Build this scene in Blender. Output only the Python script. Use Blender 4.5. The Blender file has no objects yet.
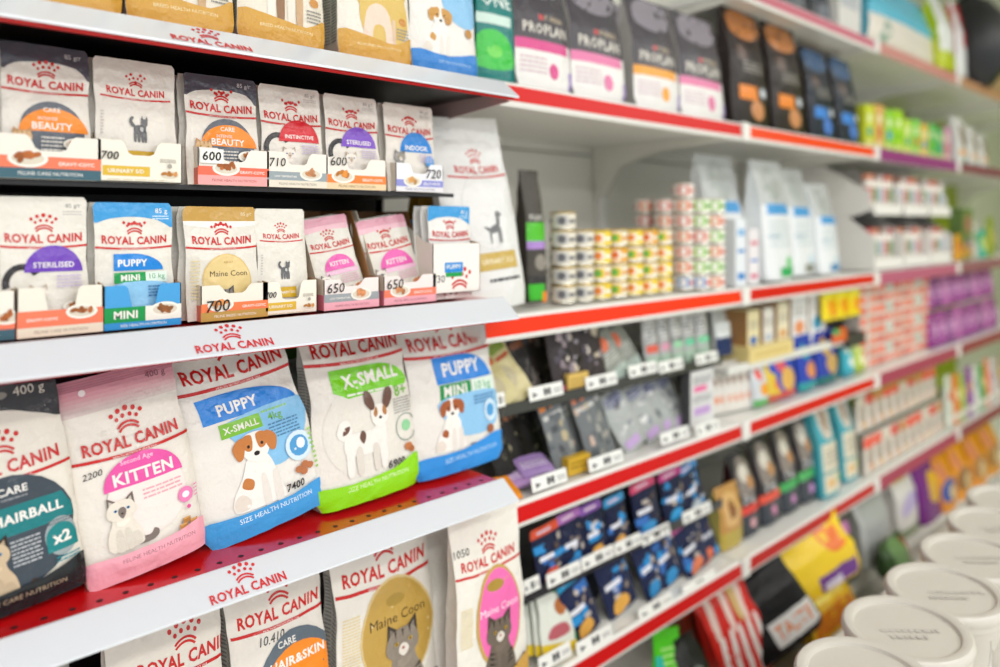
import bpy, bmesh, math, random
from mathutils import Vector, Matrix, noise
R = math.radians
random.seed(7)
# ------------------------------------------------------------------ camera, world, light, exposure
F = 740.0; HC = 1.45; HOR = 222.0
PSI = math.atan2(800.0, F); CC = math.cos(PSI); SS = math.sin(PSI)
scene = bpy.context.scene
COL = scene.collection
cd = bpy.data.cameras.new('camera'); cam = bpy.data.objects.new('camera', cd); COL.objects.link(cam)
cd.sensor_width = 36; cd.lens = F*36/1000; cd.shift_y = -(333.5-HOR)/1000
cam.location = (0, 0, HC); cam.rotation_euler = (R(90), 0, PSI-R(90))
cd.dof.use_dof = True; cd.dof.focus_distance = 1.13; cd.dof.aperture_fstop = 1.3; cd.dof.aperture_blades = 0
cd.clip_start = 0.05
scene.camera = cam
w = bpy.data.worlds.new('world'); scene.world = w; w.use_nodes = True
w.node_tree.nodes['Background'].inputs[0].default_value = (0.93, 0.97, 1.0, 1)
w.node_tree.nodes['Background'].inputs[1].default_value = 1.05
scene.view_settings.view_transform = 'Standard'; scene.view_settings.look = 'None'
scene.view_settings.gamma = 1; scene.view_settings.use_curve_mapping = False
scene.view_settings.exposure = -0.2
LAMPS = [(-0.6, -.5, 3.0, 2.4, 0.3, 14), (1.9, -.5, 3.0, 2.4, 0.3, 14), (4.6, -.5, 3.0, 2.4, 0.3, 20),
         (-0.8, -1.9, 3.0, 2.4, 0.3, 40), (1.8, -1.9, 3.0, 2.4, 0.3, 40), (4.4, -1.9, 3.0, 2.4, 0.3, 40),
         (-1.2, -2.8, 2.6, 2.4, 0.3, 50), (1.6, -2.8, 2.6, 2.4, 0.3, 50)]  # last row is added fill: frontal light and glints for the packs
for (x, y, z, sx, sy, e) in LAMPS:
    ld = bpy.data.lights.new('ceiling_and_fill_light', 'AREA'); ld.shape = 'RECTANGLE'; ld.size = sx; ld.size_y = sy
    ld.energy = e; ld.color = (1.0, 0.985, 0.96)
    lo = bpy.data.objects.new('ceiling_and_fill_light', ld); COL.objects.link(lo); lo.location = (x, y, z)

# ------------------------------------------------------------------ materials
def lin(h):
    if not isinstance(h, str): return tuple(h)[:3]
    h = h.lstrip('#')
    v = [int(h[i:i+2], 16)/255 for i in (0, 2, 4)]
    return tuple((c/12.92 if c <= .04045 else ((c+.055)/1.055)**2.4) for c in v)
_m = {}
def mat(name, col, rough=.5, metal=0, coat=0, bump=0, bscale=60, alpha=1, trans=0, emit=0, var=0, spec=.5):
    if name in _m: return _m[name]
    m = bpy.data.materials.new(name); m.use_nodes = True; nt = m.node_tree; b = nt.nodes['Principled BSDF']
    c = lin(col) + (1,)
    b.inputs['Base Color'].default_value = c; b.inputs['Roughness'].default_value = rough
    b.inputs['Metallic'].default_value = metal; b.inputs['Coat Weight'].default_value = coat
    b.inputs['Coat Roughness'].default_value = .12; b.inputs['Specular IOR Level'].default_value = spec
    if trans: b.inputs['Transmission Weight'].default_value = trans
    if alpha < 1: b.inputs['Alpha'].default_value = alpha
    if emit:
        b.inputs['Emission Color'].default_value = c; b.inputs['Emission Strength'].default_value = emit
    if bump or var:
        tc = nt.nodes.new('ShaderNodeTexCoord'); n = nt.nodes.new('ShaderNodeTexNoise'); n.inputs['Scale'].default_value = bscale
        n.inputs['Detail'].default_value = 3
        nt.links.new(tc.outputs['Object'], n.inputs['Vector'])
        if bump:
            bp = nt.nodes.new('ShaderNodeBump'); bp.inputs['Strength'].default_value = bump; bp.inputs['Distance'].default_value = .005
            nt.links.new(n.outputs['Fac'], bp.inputs['Height']); nt.links.new(bp.outputs['Normal'], b.inputs['Normal'])
            nt.links.new(bp.outputs['Normal'], b.inputs['Coat Normal'])
        if var:
            mx = nt.nodes.new('ShaderNodeMixRGB'); mx.inputs[1].default_value = c
            mx.inputs[2].default_value = tuple(x*(1-var) for x in c[:3])+(1,)
            nt.links.new(n.outputs['Fac'], mx.inputs[0]); nt.links.new(mx.outputs[0], b.inputs['Base Color'])
    _m[name] = m; return m
def printmat(name, rough, coat, bump, bscale, spec=.3):
    if name in _m: return _m[name]
    m = mat(name, '#ffffff', rough, 0, coat, bump, bscale, spec=spec)
    nt = m.node_tree; a = nt.nodes.new('ShaderNodeAttribute'); a.attribute_name = 'ink'
    nt.links.new(a.outputs['Color'], nt.nodes['Principled BSDF'].inputs['Base Color'])
    return m
FILM = dict(rough=.27, coat=.22, bump=1.0, bscale=38, spec=.3)
def film(col):
    if sum(lin(col)) < .25: return mat('film_'+col.strip('#'), col, rough=.35, coat=.1, bump=.8, bscale=38, spec=.2)
    return mat('film_'+col.strip('#'), col, **FILM)
INK_FILM = printmat('ink_on_film', .27, .22, 1.0, 38)
INK_CARD = printmat('ink_on_card', .5, .1, .05, 90)
def card(col): return mat('card_'+col.strip('#'), col, .5, coat=.1, bump=.05, bscale=90)
WHITE_METAL = mat('painted_white_steel', '#f1f0ea', .35, coat=.2, bump=.03, var=.03)
BACK_METAL = mat('painted_grey_steel', '#eeece2', .45, bump=.03, var=.04)
FASCIA = mat('white_plastic_fascia', '#dbdfe5', .22, coat=.4)
REDP = mat('red_shelf_enamel', '#cc0a12', .22, coat=.4, bump=.03)
BLACK = mat('black_enamel', '#0c0b0d', .4)
HOLE = mat('dark_hole', '#3a0508', .7)

# ------------------------------------------------------------------ objects
def meta(o, label=None, cat=None, group=None, kind=None):
    if label: o['label'] = label
    if cat: o['category'] = cat
    if group: o['group'] = group
    if kind: o['kind'] = kind
    return o
def empty(name, loc, label, cat, group=None, rot=(0, 0, 0)):
    o = bpy.data.objects.new(name, None); COL.objects.link(o); o.location = loc; o.rotation_euler = rot; o.empty_display_size = .05
    return meta(o, label, cat, group)
def link(name, me, m=None, parent=None, smooth=False):
    o = bpy.data.objects.new(name, me); COL.objects.link(o)
    if m is not None and not me.materials: me.materials.append(m)
    if parent is not None: o.parent = parent
    if smooth: me.polygons.foreach_set('use_smooth', [True]*len(me.polygons))
    return o
def mesh(name, vs, fs):
    me = bpy.data.meshes.new(name); me.from_pydata([tuple(v) for v in vs], [], fs); me.update(); return me
class MB:
    def __init__(s): s.v = []; s.f = []
    def add(s, vs, fs):
        k = len(s.v); s.v += [tuple(v) for v in vs]; s.f += [tuple(i+k for i in f) for f in fs]; return s
    def box(s, x0, x1, y0, y1, z0, z1, b=0):
        if b:
            bm = bmesh.new(); bmesh.ops.create_cube(bm, size=1)
            for v in bm.verts: v.co = ((x0+x1)/2+v.co.x*(x1-x0), (y0+y1)/2+v.co.y*(y1-y0), (z0+z1)/2+v.co.z*(z1-z0))
            bmesh.ops.bevel(bm, geom=bm.edges[:], offset=b, segments=2, affect='EDGES')
            bm.verts.index_update(); s.add([v.co[:] for v in bm.verts], [[v.index for v in f.verts] for f in bm.faces]); bm.free(); return s
        v = [(x, y, z) for z in (z0, z1) for y in (y0, y1) for x in (x0, x1)]
        return s.add(v, [(0, 2, 3, 1), (4, 5, 7, 6), (0, 1, 5, 4), (2, 6, 7, 3), (0, 4, 6, 2), (1, 3, 7, 5)])
    def prism(s, pts, axis, a, b):   # pts 2d polygon extruded along axis between a and b
        n = len(pts)
        def mk(p, t): return {'x': (t, p[0], p[1]), 'y': (p[0], t, p[1]), 'z': (p[0], p[1], t)}[axis]
        v = [mk(p, a) for p in pts]+[mk(p, b) for p in pts]
        f = [tuple(range(n))[::-1], tuple(range(n, 2*n))]+[(i, (i+1) % n, n+(i+1) % n, n+i) for i in range(n)]
        return s.add(v, f)
    def cyl(s, c, r, z0, z1, n=20, r2=None, cap=True):
        r2 = r if r2 is None else r2
        v = [(c[0]+r*math.cos(2*math.pi*i/n), c[1]+r*math.sin(2*math.pi*i/n), z0) for i in range(n)]
        v += [(c[0]+r2*math.cos(2*math.pi*i/n), c[1]+r2*math.sin(2*math.pi*i/n), z1) for i in range(n)]
        f = [(i, (i+1) % n, n+(i+1) % n, n+i) for i in range(n)]
        if cap: f += [tuple(range(n))[::-1], tuple(range(n, 2*n))]
        return s.add(v, f)
    def lathe(s, prof, n=32, c=(0, 0)):
        v = []; f = []
        for (r, z) in prof:
            v += [(c[0]+r*math.cos(2*math.pi*i/n), c[1]+r*math.sin(2*math.pi*i/n), z) for i in range(n)]
        for k in range(len(prof)-1):
            for i in range(n): f.append((k*n+i, k*n+(i+1) % n, (k+1)*n+(i+1) % n, (k+1)*n+i))
        return s.add(v, f)
    def me(s, name):
        me = mesh(name, s.v, s.f)
        bm = bmesh.new(); bm.from_mesh(me); bmesh.ops.recalc_face_normals(bm, faces=bm.faces); bm.to_mesh(me); bm.free()
        return me
    def ob(s, name, m, parent=None, smooth=False):
        o = link(name, s.me(name), m, parent)
        if smooth:
            o.data.polygons.foreach_set('use_smooth', [True]*len(o.data.polygons)); o.data.set_sharp_from_angle(angle=R(40))
        return o
# pixel helpers (only used to find out where things stand)
def ratio(px): return (px-500.0)/F
def Xat(px, Y): r = ratio(px); return Y*(CC+r*SS)/(SS-r*CC)
def depth(X, Y): return X*CC+Y*SS
def Zat(px, py, Y): return (HOR-py)*depth(Xat(px, Y), Y)/F+HC
ORD = ['first', 'second', 'third', 'fourth', 'fifth', 'sixth', 'seventh', 'eighth', 'ninth', 'tenth', 'eleventh', 'twelfth']

# ------------------------------------------------------------------ flat print
_tx = {}
def textgeo(s, bold, res=2):
    k = (s, bold, res)
    if k in _tx: return _tx[k]
    cu = bpy.data.curves.new('t', 'FONT'); cu.body = s; cu.align_x = 'CENTER'; cu.resolution_u = res; cu.offset = bold
    if bold > .015: cu.space_character = 1+bold*2.2
    o = bpy.data.objects.new('t', cu); COL.objects.link(o)
    bpy.context.view_layer.update()
    me = bpy.data.meshes.new_from_object(o)
    vs = [tuple(v.co) for v in me.vertices]; fs = [tuple(p.vertices) for p in me.polygons]
    bpy.data.objects.remove(o); bpy.data.curves.remove(cu); bpy.data.meshes.remove(me)
    if vs:
        x0 = min(v[0] for v in vs); x1 = max(v[0] for v in vs); y0 = min(v[1] for v in vs); y1 = max(v[1] for v in vs)
        cx = (x0+x1)/2; cy = (y0+y1)/2; W = x1-x0
        vs = [((v[0]-cx)/W, (v[1]-cy)/W) for v in vs]
    _tx[k] = (vs, fs); return _tx[k]
def smooth_loop(pts, n=5):
    out = []; N = len(pts)
    for i in range(N):
        p0, p1, p2, p3 = pts[i-1], pts[i], pts[(i+1) % N], pts[(i+2) % N]
        for k in range(n):
            t = k/n
            out.append(tuple(.5*((2*p1[j])+(-p0[j]+p2[j])*t+(2*p0[j]-5*p1[j]+4*p2[j]-p3[j])*t*t+(-p0[j]+3*p1[j]-3*p2[j]+p3[j])*t**3) for j in (0, 1)))
    return out
RED = '#c8201f'; WHT = '#efece6'
class Art:
    """flat print, x 0..1 over the width, y 0..1 over the height; radii in widths"""
    def __init__(s, w, h): s.A = h/w; s.it = []; s.w = w; s.flat = False
    def poly(s, pts, c):
        s.it.append((list(pts), [tuple(range(len(pts)))], lin(c), s.flat)); return s
    def rect(s, x0, y0, x1, y1, c): return s.poly([(x0, y0), (x1, y0), (x1, y1), (x0, y1)], c)
    def ell(s, cx, cy, rx, ry, c, rot=0, n=26, a0=0, a1=360):
        cr, sr = math.cos(R(rot)), math.sin(R(rot)); p = []
        m = n if a1-a0 >= 360 else n+1
        for i in range(m):
            a = R(a0+(a1-a0)*i/n); x = rx*math.cos(a); y = ry*math.sin(a)
            p.append((cx+x*cr-y*sr, cy+(x*sr+y*cr)/s.A))
        return s.poly(p, c)
    def arc(s, cx, cy, rx, ry, th, a0, a1, c, n=10):
        p = []
        for k, q in ((0, 1), (1, -1)):
            for i in range(n+1)[::q]:
                a = R(a0+(a1-a0)*i/n); d = th*k
                p.append((cx+(rx-d)*math.cos(a), cy+(ry-d)*math.sin(a)/s.A))
        return s.poly(p, c)
    def blob(s, pts, c, ox=0, oy=0, sc=None, mir=False, n=4):
        if sc is None: return s.poly(smooth_loop(pts, n), c)
        q = [(ox+(-x if mir else x)*sc, oy+y*sc/s.A) for x, y in smooth_loop(pts, n)]
        return s.poly(q, c)
    def text(s, t, cx, cy, wd, c, bold=.022, shear=0, rot=0, arch=0, hs=1, res=2):
        vs, fs = textgeo(t, bold, res); cr, sr = math.cos(R(rot)), math.sin(R(rot)); o = []
        for x, y in vs:
            Y = y*wd*hs + arch*wd*(x*2)**2; X = x*wd + shear*Y
            o.append((cx+X*cr-Y*sr, cy+(X*sr+Y*cr)/s.A))
        s.it.append((o, fs, lin(c), False)); return s
    def flag(s, x0, y0, x1, y1, c, f=.45, sk=0):
        w = x1-x0; p = [(x0, y0)]
        for i in range(11):
            t = math.pi/2*i/10; p.append((x0+f*w+(1-f)*w*math.cos(t), y0+(y1-y0)*math.sin(t)))
        p.append((x0, y1)); return s.poly([(x, y+sk*(x-x0)) for x, y in p], c)
    def crown(s, cx, cy, wd, c=RED):
        A = s.A
        for k, (dx, dy, r) in enumerate([(-.44, .22, .062), (-.23, .33, .07), (0, .38, .078), (.23, .33, .07), (.44, .22, .062),
                                         (-.30, .08, .055), (-.11, .16, .06), (.11, .16, .06), (.30, .08, .055)]):
            s.flat = k > 0; s.ell(cx+dx*wd, cy+dy*wd/A, r*wd, r*wd*1.15, c, n=12)
        s.arc(cx, cy-.50*wd/A, .46*wd, .50*wd, .07*wd, 42, 138, c)
        s.arc(cx, cy-.62*wd/A, .44*wd, .50*wd, .07*wd, 44, 136, c)
        s.flat = False
        return s
    def brand(s, cx, cy, wd, line=True, crown=True, c=RED, lw=1.0, rot=0, bold=.032, arch=.03):
        if crown: s.crown(cx, cy+wd*.215/s.A, wd*.36, c)
        s.text('ROYAL CANIN', cx, cy, wd, c, bold, arch=arch, hs=1.22, rot=rot)
        if line:
            h = .032*wd; p = []; n = 8
            for i in range(n+1):
                t = i/n; p.append((cx-lw/2+t*lw, cy-(.115*wd+.0-.03*(2*t-1)**2)/s.A))
            p += [(x, y-h/s.A) for x, y in p[::-1]]
            s.poly(p, c)
            s.text('HEALTH NUTRITION SINCE 1968', cx, cy-(.115*wd+h*.5)/s.A, wd*.45, WHT, 0, res=1)
        return s
    def fine(s, x0, y0, x1, y1, rows, c, rnd=0):
        rg = random.Random(int(1000*(x0+y0+rows))); k0 = len(s.it)
        for i in range(rows):
            y = y1-(y1-y0)*(i+.5)/rows; hh = (y1-y0)/rows*.22
            x = x0
            while x < x1-.01:
                l = rg.uniform(.02, .09)*(x1-x0)/.4; e = min(x+l, x1-(rg.random()*rnd if x+l > x1 else 0))
                s.flat = len(s.it) > k0; s.rect(x, y-hh, e, y+hh, c); x = e+.012*(x1-x0)/.4
        s.flat = False
        return s
    def shift(s, dy, top=.8):
        s.it = [(([(x, y+dy) for x, y in v] if max(p[1] for p in v) < top+.1 and min(p[1] for p in v) < top else v) if v else v, f, c, g) for v, f, c, g in s.it]
        return s
    def build(s, xl, yl, fn, name, m, parent, off=.0003, step=.00013):
        bm = bmesh.new(); lay = -1; idx = -1
        for vs, fs, c, fl in s.it:
            idx += 1; lay += 0 if fl else 1
            bv = [bm.verts.new((x, y, lay)) for x, y in vs]
            for f in fs:
                try: bm.faces.new([bv[i] for i in f]).material_index = idx
                except ValueError: pass
        bm.normal_update()
        big = [f for f in bm.faces if len(f.verts) > 4]
        if big: bmesh.ops.triangulate(bm, faces=big, ngon_method='EAR_CLIP')
        for a in list(xl)+[0, 1]: bmesh.ops.bisect_plane(bm, geom=bm.verts[:]+bm.edges[:]+bm.faces[:], plane_co=(a, 0, 0), plane_no=(1, 0, 0), dist=1e-6)
        for a in list(yl)+[0, 1]: bmesh.ops.bisect_plane(bm, geom=bm.verts[:]+bm.edges[:]+bm.faces[:], plane_co=(0, a, 0), plane_no=(0, 1, 0), dist=1e-6)
        dead = [f for f in bm.faces if not (-.001 <= f.calc_center_median().x <= 1.001 and -.001 <= f.calc_center_median().y <= 1.001)]
        if dead: bmesh.ops.delete(bm, geom=dead, context='FACES')
        for v in bm.verts:
            x = min(max(v.co.x, 0), 1); y = min(max(v.co.y, 0), 1)
            v.co = fn(x, y, off+step*v.co.z)
        cols = [it[2] for it in s.it]; data = []
        me = bpy.data.meshes.new(name); 
        for f in bm.faces:
            data += (list(cols[f.material_index])+[1])*len(f.verts); f.material_index = 0; f.smooth = True
        # faces look to -y
        bm.normal_update()
        bm.to_mesh(me); bm.free()
        at = me.attributes.new('ink', 'FLOAT_COLOR', 'CORNER'); at.data.foreach_set('color', data)
        me.materials.append(m)
        return link(name, me, None, parent)

# animals as flat print (local units: 1 = height of the animal; origin at its feet centre)
def cat_sit(a, ox, oy, sc, body, dark, mir=False, ears=None, tabby=False):
    B = lambda p, c: a.blob(p, c, ox, oy, sc, mir)
    T = lambda p, c: a.poly([(ox+(-x if mir else x)*sc, oy+y*sc/a.A) for x, y in p], c)
    b2 = [x*.86 for x in lin(body)]; b3 = [x*.72 for x in lin(body)]
    B([(.16, .0), (.42, -.01), (.56, .05), (.58, .15), (.5, .2), (.43, .12), (.3, .11), (.16, .14)], dark)
    B([(-.28, .0), (.22, 0), (.30, .12), (.27, .33), (.18, .5), (.13, .66), (-.15, .66), (-.24, .48), (-.33, .25)], body)
    B([(.08, .02), (.24, .02), (.27, .16), (.2, .28), (.1, .24)], b2)
    B([(-.2, .0), (-.05, .0), (-.07, .36), (-.17, .36)], b2)
    B([(-.02, .0), (.1, .0), (.08, .34), (-.02, .36)], b2)
    B([(-.14, .5), (-.02, .44), (.1, .52), (.06, .62), (-.1, .62)], [min(1, x*1.15) for x in lin(body)])
    T([(-.27, .78), (-.25, 1.05), (-.09, .93)], ears or dark); T([(.23, .78), (.22, 1.05), (.06, .93)], ears or dark)
    T([(-.23, .83), (-.22, .98), (-.13, .91)], b3); T([(.19, .83), (.18, .98), (.1, .91)], b3)
    B([(-.29, .74), (-.24, .62), (-.04, .55), (.18, .62), (.24, .75), (.17, .9), (-.02, .95), (-.22, .9)], body)
    if tabby:
        for q in (-.14, -.02, .1): T([(q-.018, .93), (q+.02, .93), (q+.006, .82)], dark)
        for q in (.3, .38, .46): T([(-.24, q), (-.1, q-.03), (-.24, q+.035)], dark); T([(.22, q-.06), (.1, q-.09), (.22, q-.02)], dark)
        B([(-.1, .66), (-.02, .59), (.07, .66), (.02, .74), (-.06, .74)], '#e2dbd0')
    else:
        B([(-.09, .7), (-.02, .59), (.06, .7), (.03, .8), (-.06, .8)], dark)
    a.ell(ox+(.02 if mir else -.02)*sc, oy+.69*sc/a.A, .025*sc, .018*sc, '#3a2a28' if not tabby else '#a8645a', n=8)
    for ex in (-.13, .1): a.ell(ox+(-ex if mir else ex)*sc, oy+.77*sc/a.A, .034*sc, .026*sc, '#4d86b8' if not tabby else '#c9a23a', n=8); a.ell(ox+(-ex if mir else ex)*sc, oy+.77*sc/a.A, .014*sc, .02*sc, '#15110f', n=6)
def dog_sit(a, ox, oy, sc, patch='#a8703c', mir=False, eye='#201510'):
    B = lambda p, c: a.blob(p, c, ox, oy, sc, mir)
    W = '#f3efe9'
    B([(-.3, 0), (.25, 0), (.26, .1), (.2, .3), (.18, .5), (.08, .66), (-.12, .64), (-.25, .42), (-.4, .2), (-.42, .05)], W)
    B([(-.4, .04), (-.25, .02), (-.2, .12), (-.3, .22), (-.4, .16)], '#e2d9cd')
    B([(-.28, .3), (-.16, .24), (-.12, .34), (-.22, .4)], patch)
    for x in (-.04, .12): B([(x, .0), (x+.1, .0), (x+.09, .35), (x+.02, .35)], '#e6e0d8')
    B([(-.2, .78), (-.14, .62), (.0, .55), (.14, .62), (.2, .78), (.12, .92), (-.12, .92)], W)
    B([(-.2, .9), (-.3, .8), (-.26, .64), (-.18, .66), (-.12, .86)], patch)
    B([(.2, .9), (.3, .8), (.26, .64), (.18, .66), (.12, .86)], patch)
    B([(-.15, .9), (-.14, .74), (-.05, .72), (-.03, .9)], patch)
    B([(.15, .9), (.14, .74), (.05, .72), (.03, .9)], patch)
    a.ell(ox, oy+.66*sc/a.A, .04*sc, .03*sc, eye, n=10)
    for ex in (-.09, .09): a.ell(ox+ex*sc, oy+.77*sc/a.A, .02*sc, .022*sc, eye, n=8)
def dog_side(a, ox, oy, sc, patch='#6b4530', mir=False, W='#efebe4'):
    B = lambda p, c: a.blob(p, c, ox, oy, sc, mir)
    B([(-.5, .62), (-.62, .75), (-.55, .95), (-.38, .98), (-.3, .8), (-.36, .66)], W)
    B([(-.5, .72), (-.46, .84), (-.34, .86), (-.38, .76)], patch)
    B([(-.48, .4), (-.45, .68), (-.2, .72), (.15, .72), (.3, .9), (.42, .85), (.42, .5), (.3, .32), (0, .3), (-.3, .32)], W)
    for x in (-.42, -.22, .14, .3): B([(x-.02, .0), (x+.1, .0), (x+.1, .42), (x-.03, .42)], W if x in (-.42, .3) else '#dcd6cc')
    B([(-.16, .62), (-.08, .5), (-.02, .66), (-.1, .74)], patch)
    B([(.12, 1.02), (.16, .82), (.32, .74), (.48, .84), (.5, 1.02), (.42, 1.14), (.2, 1.14)], W)
    B([(.14, 1.06), (.0, 1.22), (.02, 1.42), (.14, 1.38), (.22, 1.14)], patch)
    B([(.48, 1.04), (.62, 1.2), (.64, 1.4), (.5, 1.4), (.4, 1.16)], patch)
    B([(.18, 1.0), (.22, .92), (.28, 1.0), (.24, 1.12)], '#b07a48')
    B([(.38, 1.0), (.44, .92), (.48, 1.0), (.42, 1.12)], '#b07a48')
    a.ell(ox+(-.33 if mir else .33)*sc, oy+.9*sc/a.A, .035*sc, .03*sc, '#1c1410', n=8)
def cat_line(a, ox, oy, sc, c='#5e5e60'):
    B = lambda p, k=c: a.blob(p, k, ox, oy, sc)
    B([(-.2, .3), (-.18, .55), (.0, .6), (.2, .62), (.22, .4), (.15, .22), (-.1, .25)])
    for x in (-.18, -.05, .08, .18): B([(x-.03, 0), (x+.05, 0), (x+.06, .35), (x-.03, .35)])
    B([(-.15, .5), (-.3, .55), (-.36, .75), (-.28, .9), (-.2, .86), (-.26, .72), (-.18, .62)])
    B([(.05, .7), (.08, .56), (.24, .56), (.28, .72), (.24, .82), (.1, .82)])
    for x in (.09, .25): a.poly([(ox+(x-.05)*sc, oy+.78*sc/a.A), (ox+(x+.05)*sc, oy+.78*sc/a.A), (ox+x*sc, oy+.95*sc/a.A)], c)
    B([(.0, .4), (.1, .36), (.12, .5), (.02, .52)], '#b9b9b6')
def dog_line(a, ox, oy, sc, c='#77787a'):
    B = lambda p, k=c: a.blob(p, k, ox, oy, sc)
    B([(-.2, .28), (-.16, .45), (.1, .55), (.2, .6), (.24, .4), (.1, .3)]); B([(-.16, .42), (-.36, .5), (-.4, .46), (-.2, .32)])
    for x in (-.2, .16, .24): B([(x-.02, 0), (x+.03, 0), (x+.04, .4), (x-.02, .4)])
    B([(.12, .5), (.24, .5), (.3, .8), (.2, .84)]); B([(.14, .8), (.2, .95), (.34, .92), (.4, .82), (.28, .78)])
def bowl(a, cx, cy, r, food='#b9713a', plate='#f2eee4'):
    a.ell(cx, cy, r, r*.52, plate); a.ell(cx, cy+.0, r*.82, r*.36, '#dcd2c0')
    rg = random.Random(int(cx*99+cy*37))
    for k in range(9):
        t = rg.uniform(0, 6.28); q = rg.uniform(0, .55)
        f = lin(food); g = rg.uniform(.65, 1.25)
        a.ell(cx+q*r*math.cos(t), cy+(q*r*.5*math.sin(t)+r*.12)/a.A, r*.26, r*.15, [x*g for x in f], rot=rg.uniform(0, 180), n=8)

# ------------------------------------------------------------------ packs
def itp(tab, b):
    for (b0, v0), (b1, v1) in zip(tab, tab[1:]):
        if b <= b1:
            t = (b-b0)/(b1-b0); t = t*t*(3-2*t); return v0+(v1-v0)*t
    return tab[-1][1]
STY = {
 'pouch': dict(w=[(0, .97), (.3, 1), (.55, .97), (.86, 1), (.97, 1), (1, .93)], t=[(0, .55), (.15, 1), (.5, .8), (.86, .1), (1, .06)], flat=.2, crease=0),
 'zip': dict(w=[(0, .98), (.05, 1), (.55, 1), (.7, .985), (.76, .965), (1, .965)], t=[(0, .7), (.1, 1), (.55, .75), (.8, .2), (.9, .05), (1, .04)], flat=.35, crease=0),
 'gusset': dict(w=[(0, .9), (.06, 1), (.45, .97), (.68, .92), (.85, .96), (1, 1)], t=[(0, 1), (.1, 1), (.55, .9), (.8, .45), (.95, .08), (1, .05)], flat=.72, crease=.35),
 'box': dict(w=[(0, 1), (1, 1)], t=[(0, 1), (1, 1)], flat=1, crease=0),
}
def pack(name, label, cat, group, sty, w, h, t, loc, color, art=None, rot=(0, 0, 0), q=2, amp=None, side=None, fold=0, sag=0, sidetext=False, inkmat=None, mt=None):
    """a filled bag / pouch / carton; origin at its base centre, front looks to -y"""
    S = STY[sty]; nx, ny = {3: (24, 36), 2: (16, 24), 1: (8, 12), 0: (5, 6)}[q]
    if sty == 'box': nx, ny = 1, 1
    amp = (.0011 if q >= 2 else .0014) if amp is None else amp
    if sty == 'box': amp = 0
    sd = random.random()*50; G = []
    for j in range(ny+1):
        b = j/ny; row = []
        hw = w/2*itp(S['w'], b); th = t*itp(S['t'], b)
        for i in range(nx+1):
            u = 2*i/nx-1
            y = -(th/2)*(S['flat']+(1-S['flat'])*math.sqrt(max(0, 1-u*u)))
            n = noise.noise(Vector((u*w*16, b*h*16, sd)))*amp*2.2 + noise.noise(Vector((u*w*34, b*h*22, sd+9)))*amp*.5
            wv = noise.noise(Vector((b*h*30, sd*3, 0)))*amp*1.6
            if sty in ('pouch', 'zip', 'gusset') and q == 3:   # creases: sharp ridges running off the seams
                r1 = 1-abs(noise.noise(Vector((u*w*14+b*h*9, b*h*20-u*w*6, sd+21))))*2; r2 = 1-abs(noise.noise(Vector((u*w*30, b*h*9+u*w*12, sd+40))))*2
                y -= (max(0, r1-.55)*.0018+max(0, r2-.6)*.0014)*(1.0 if sty == 'pouch' else .8)
            y += n; y += fold*max(0, b-.72)**2*8
            x = u*hw + wv*(1 if abs(u) > .9 else .5) + sag*b*b
            row.append(Vector((x, y, b*h)))
        G.append(row)
    vs = [v for r in G for v in r]; fs = []; N = nx+1
    for j in range(ny):
        for i in range(nx): fs.append((j*N+i, j*N+i+1, (j+1)*N+i+1, (j+1)*N+i))
    k = len(vs)
    for j in range(ny+1):
        b = j/ny; th = t*itp(S['t'], b); fo = fold*max(0, b-.72)**2*8
        for i in range(nx+1):
            u = 2*i/nx-1; yb_ = max((th/2)*(S['flat']+(1-S['flat'])*math.sqrt(max(0, 1-u*u)))+fo, G[j][i].y+.0012); vs.append(Vector((G[j][i].x, yb_, b*h)))
    for j in range(ny):
        for i in range(nx): fs.append((k+j*N+i, k+(j+1)*N+i, k+(j+1)*N+i+1, k+j*N+i+1))
    nf = len(fs); cr = S['crease']
    for sgn, i in ((-1, 0), (1, nx)):
        m0 = len(vs)
        for j in range(ny+1):
            a, b_ = vs[j*N+i], vs[k+j*N+i]; mm = (a+b_)/2; th = (b_-a).length
            mm.x -= sgn*cr*min(th*.35, .014); vs.append(mm)
        for j in range(ny):
            q1 = (j*N+i, m0+j, m0+j+1, (j+1)*N+i); q2 = (m0+j, k+j*N+i, k+(j+1)*N+i, m0+j+1)
            fs += ([q1, q2] if sgn > 0 else [q1[::-1], q2[::-1]])
    if cr == 0 or True:
        for j, rv in ((0, 1), (ny, 0)):
            for i in range(nx):
                qd = (j*N+i, j*N+i+1, k+j*N+i+1, k+j*N+i); fs.append(qd[::-1] if rv else qd)
    root = empty(name, loc, label, cat, group, rot)
    me = mesh('body', vs, fs); me.materials.append(mt or (card(color) if sty == 'box' else film(color)))
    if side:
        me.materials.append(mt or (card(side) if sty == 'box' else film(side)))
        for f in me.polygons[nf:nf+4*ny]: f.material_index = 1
    if sty != 'box':
        me.polygons.foreach_set('use_smooth', [True]*len(me.polygons)); me.set_sharp_from_angle(angle=R(50))
    bn = 'carton' if sty == 'box' else ('film_bag' if sty != 'pouch' else 'film_pouch')
    link(bn, me, None, root)
    if art is not None:
        if not isinstance(art, Art): A = Art(w, h); art(A); art = A
        def fn(x, y, o):
            fx = x*nx; fy = y*ny; i = min(int(fx), nx-1); j = min(int(fy), ny-1); a = fx-i; b = fy-j
            p = G[j][i]*(1-a)*(1-b)+G[j][i+1]*a*(1-b)+G[j+1][i]*(1-a)*b+G[j+1][i+1]*a*b
            return Vector((p.x, p.y-o, p.z))
        art.build([i/nx for i in range(1, nx)], [j/ny for j in range(1, ny)], fn, 'printed_front', inkmat or (INK_CARD if sty == 'box' else INK_FILM), root)
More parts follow.
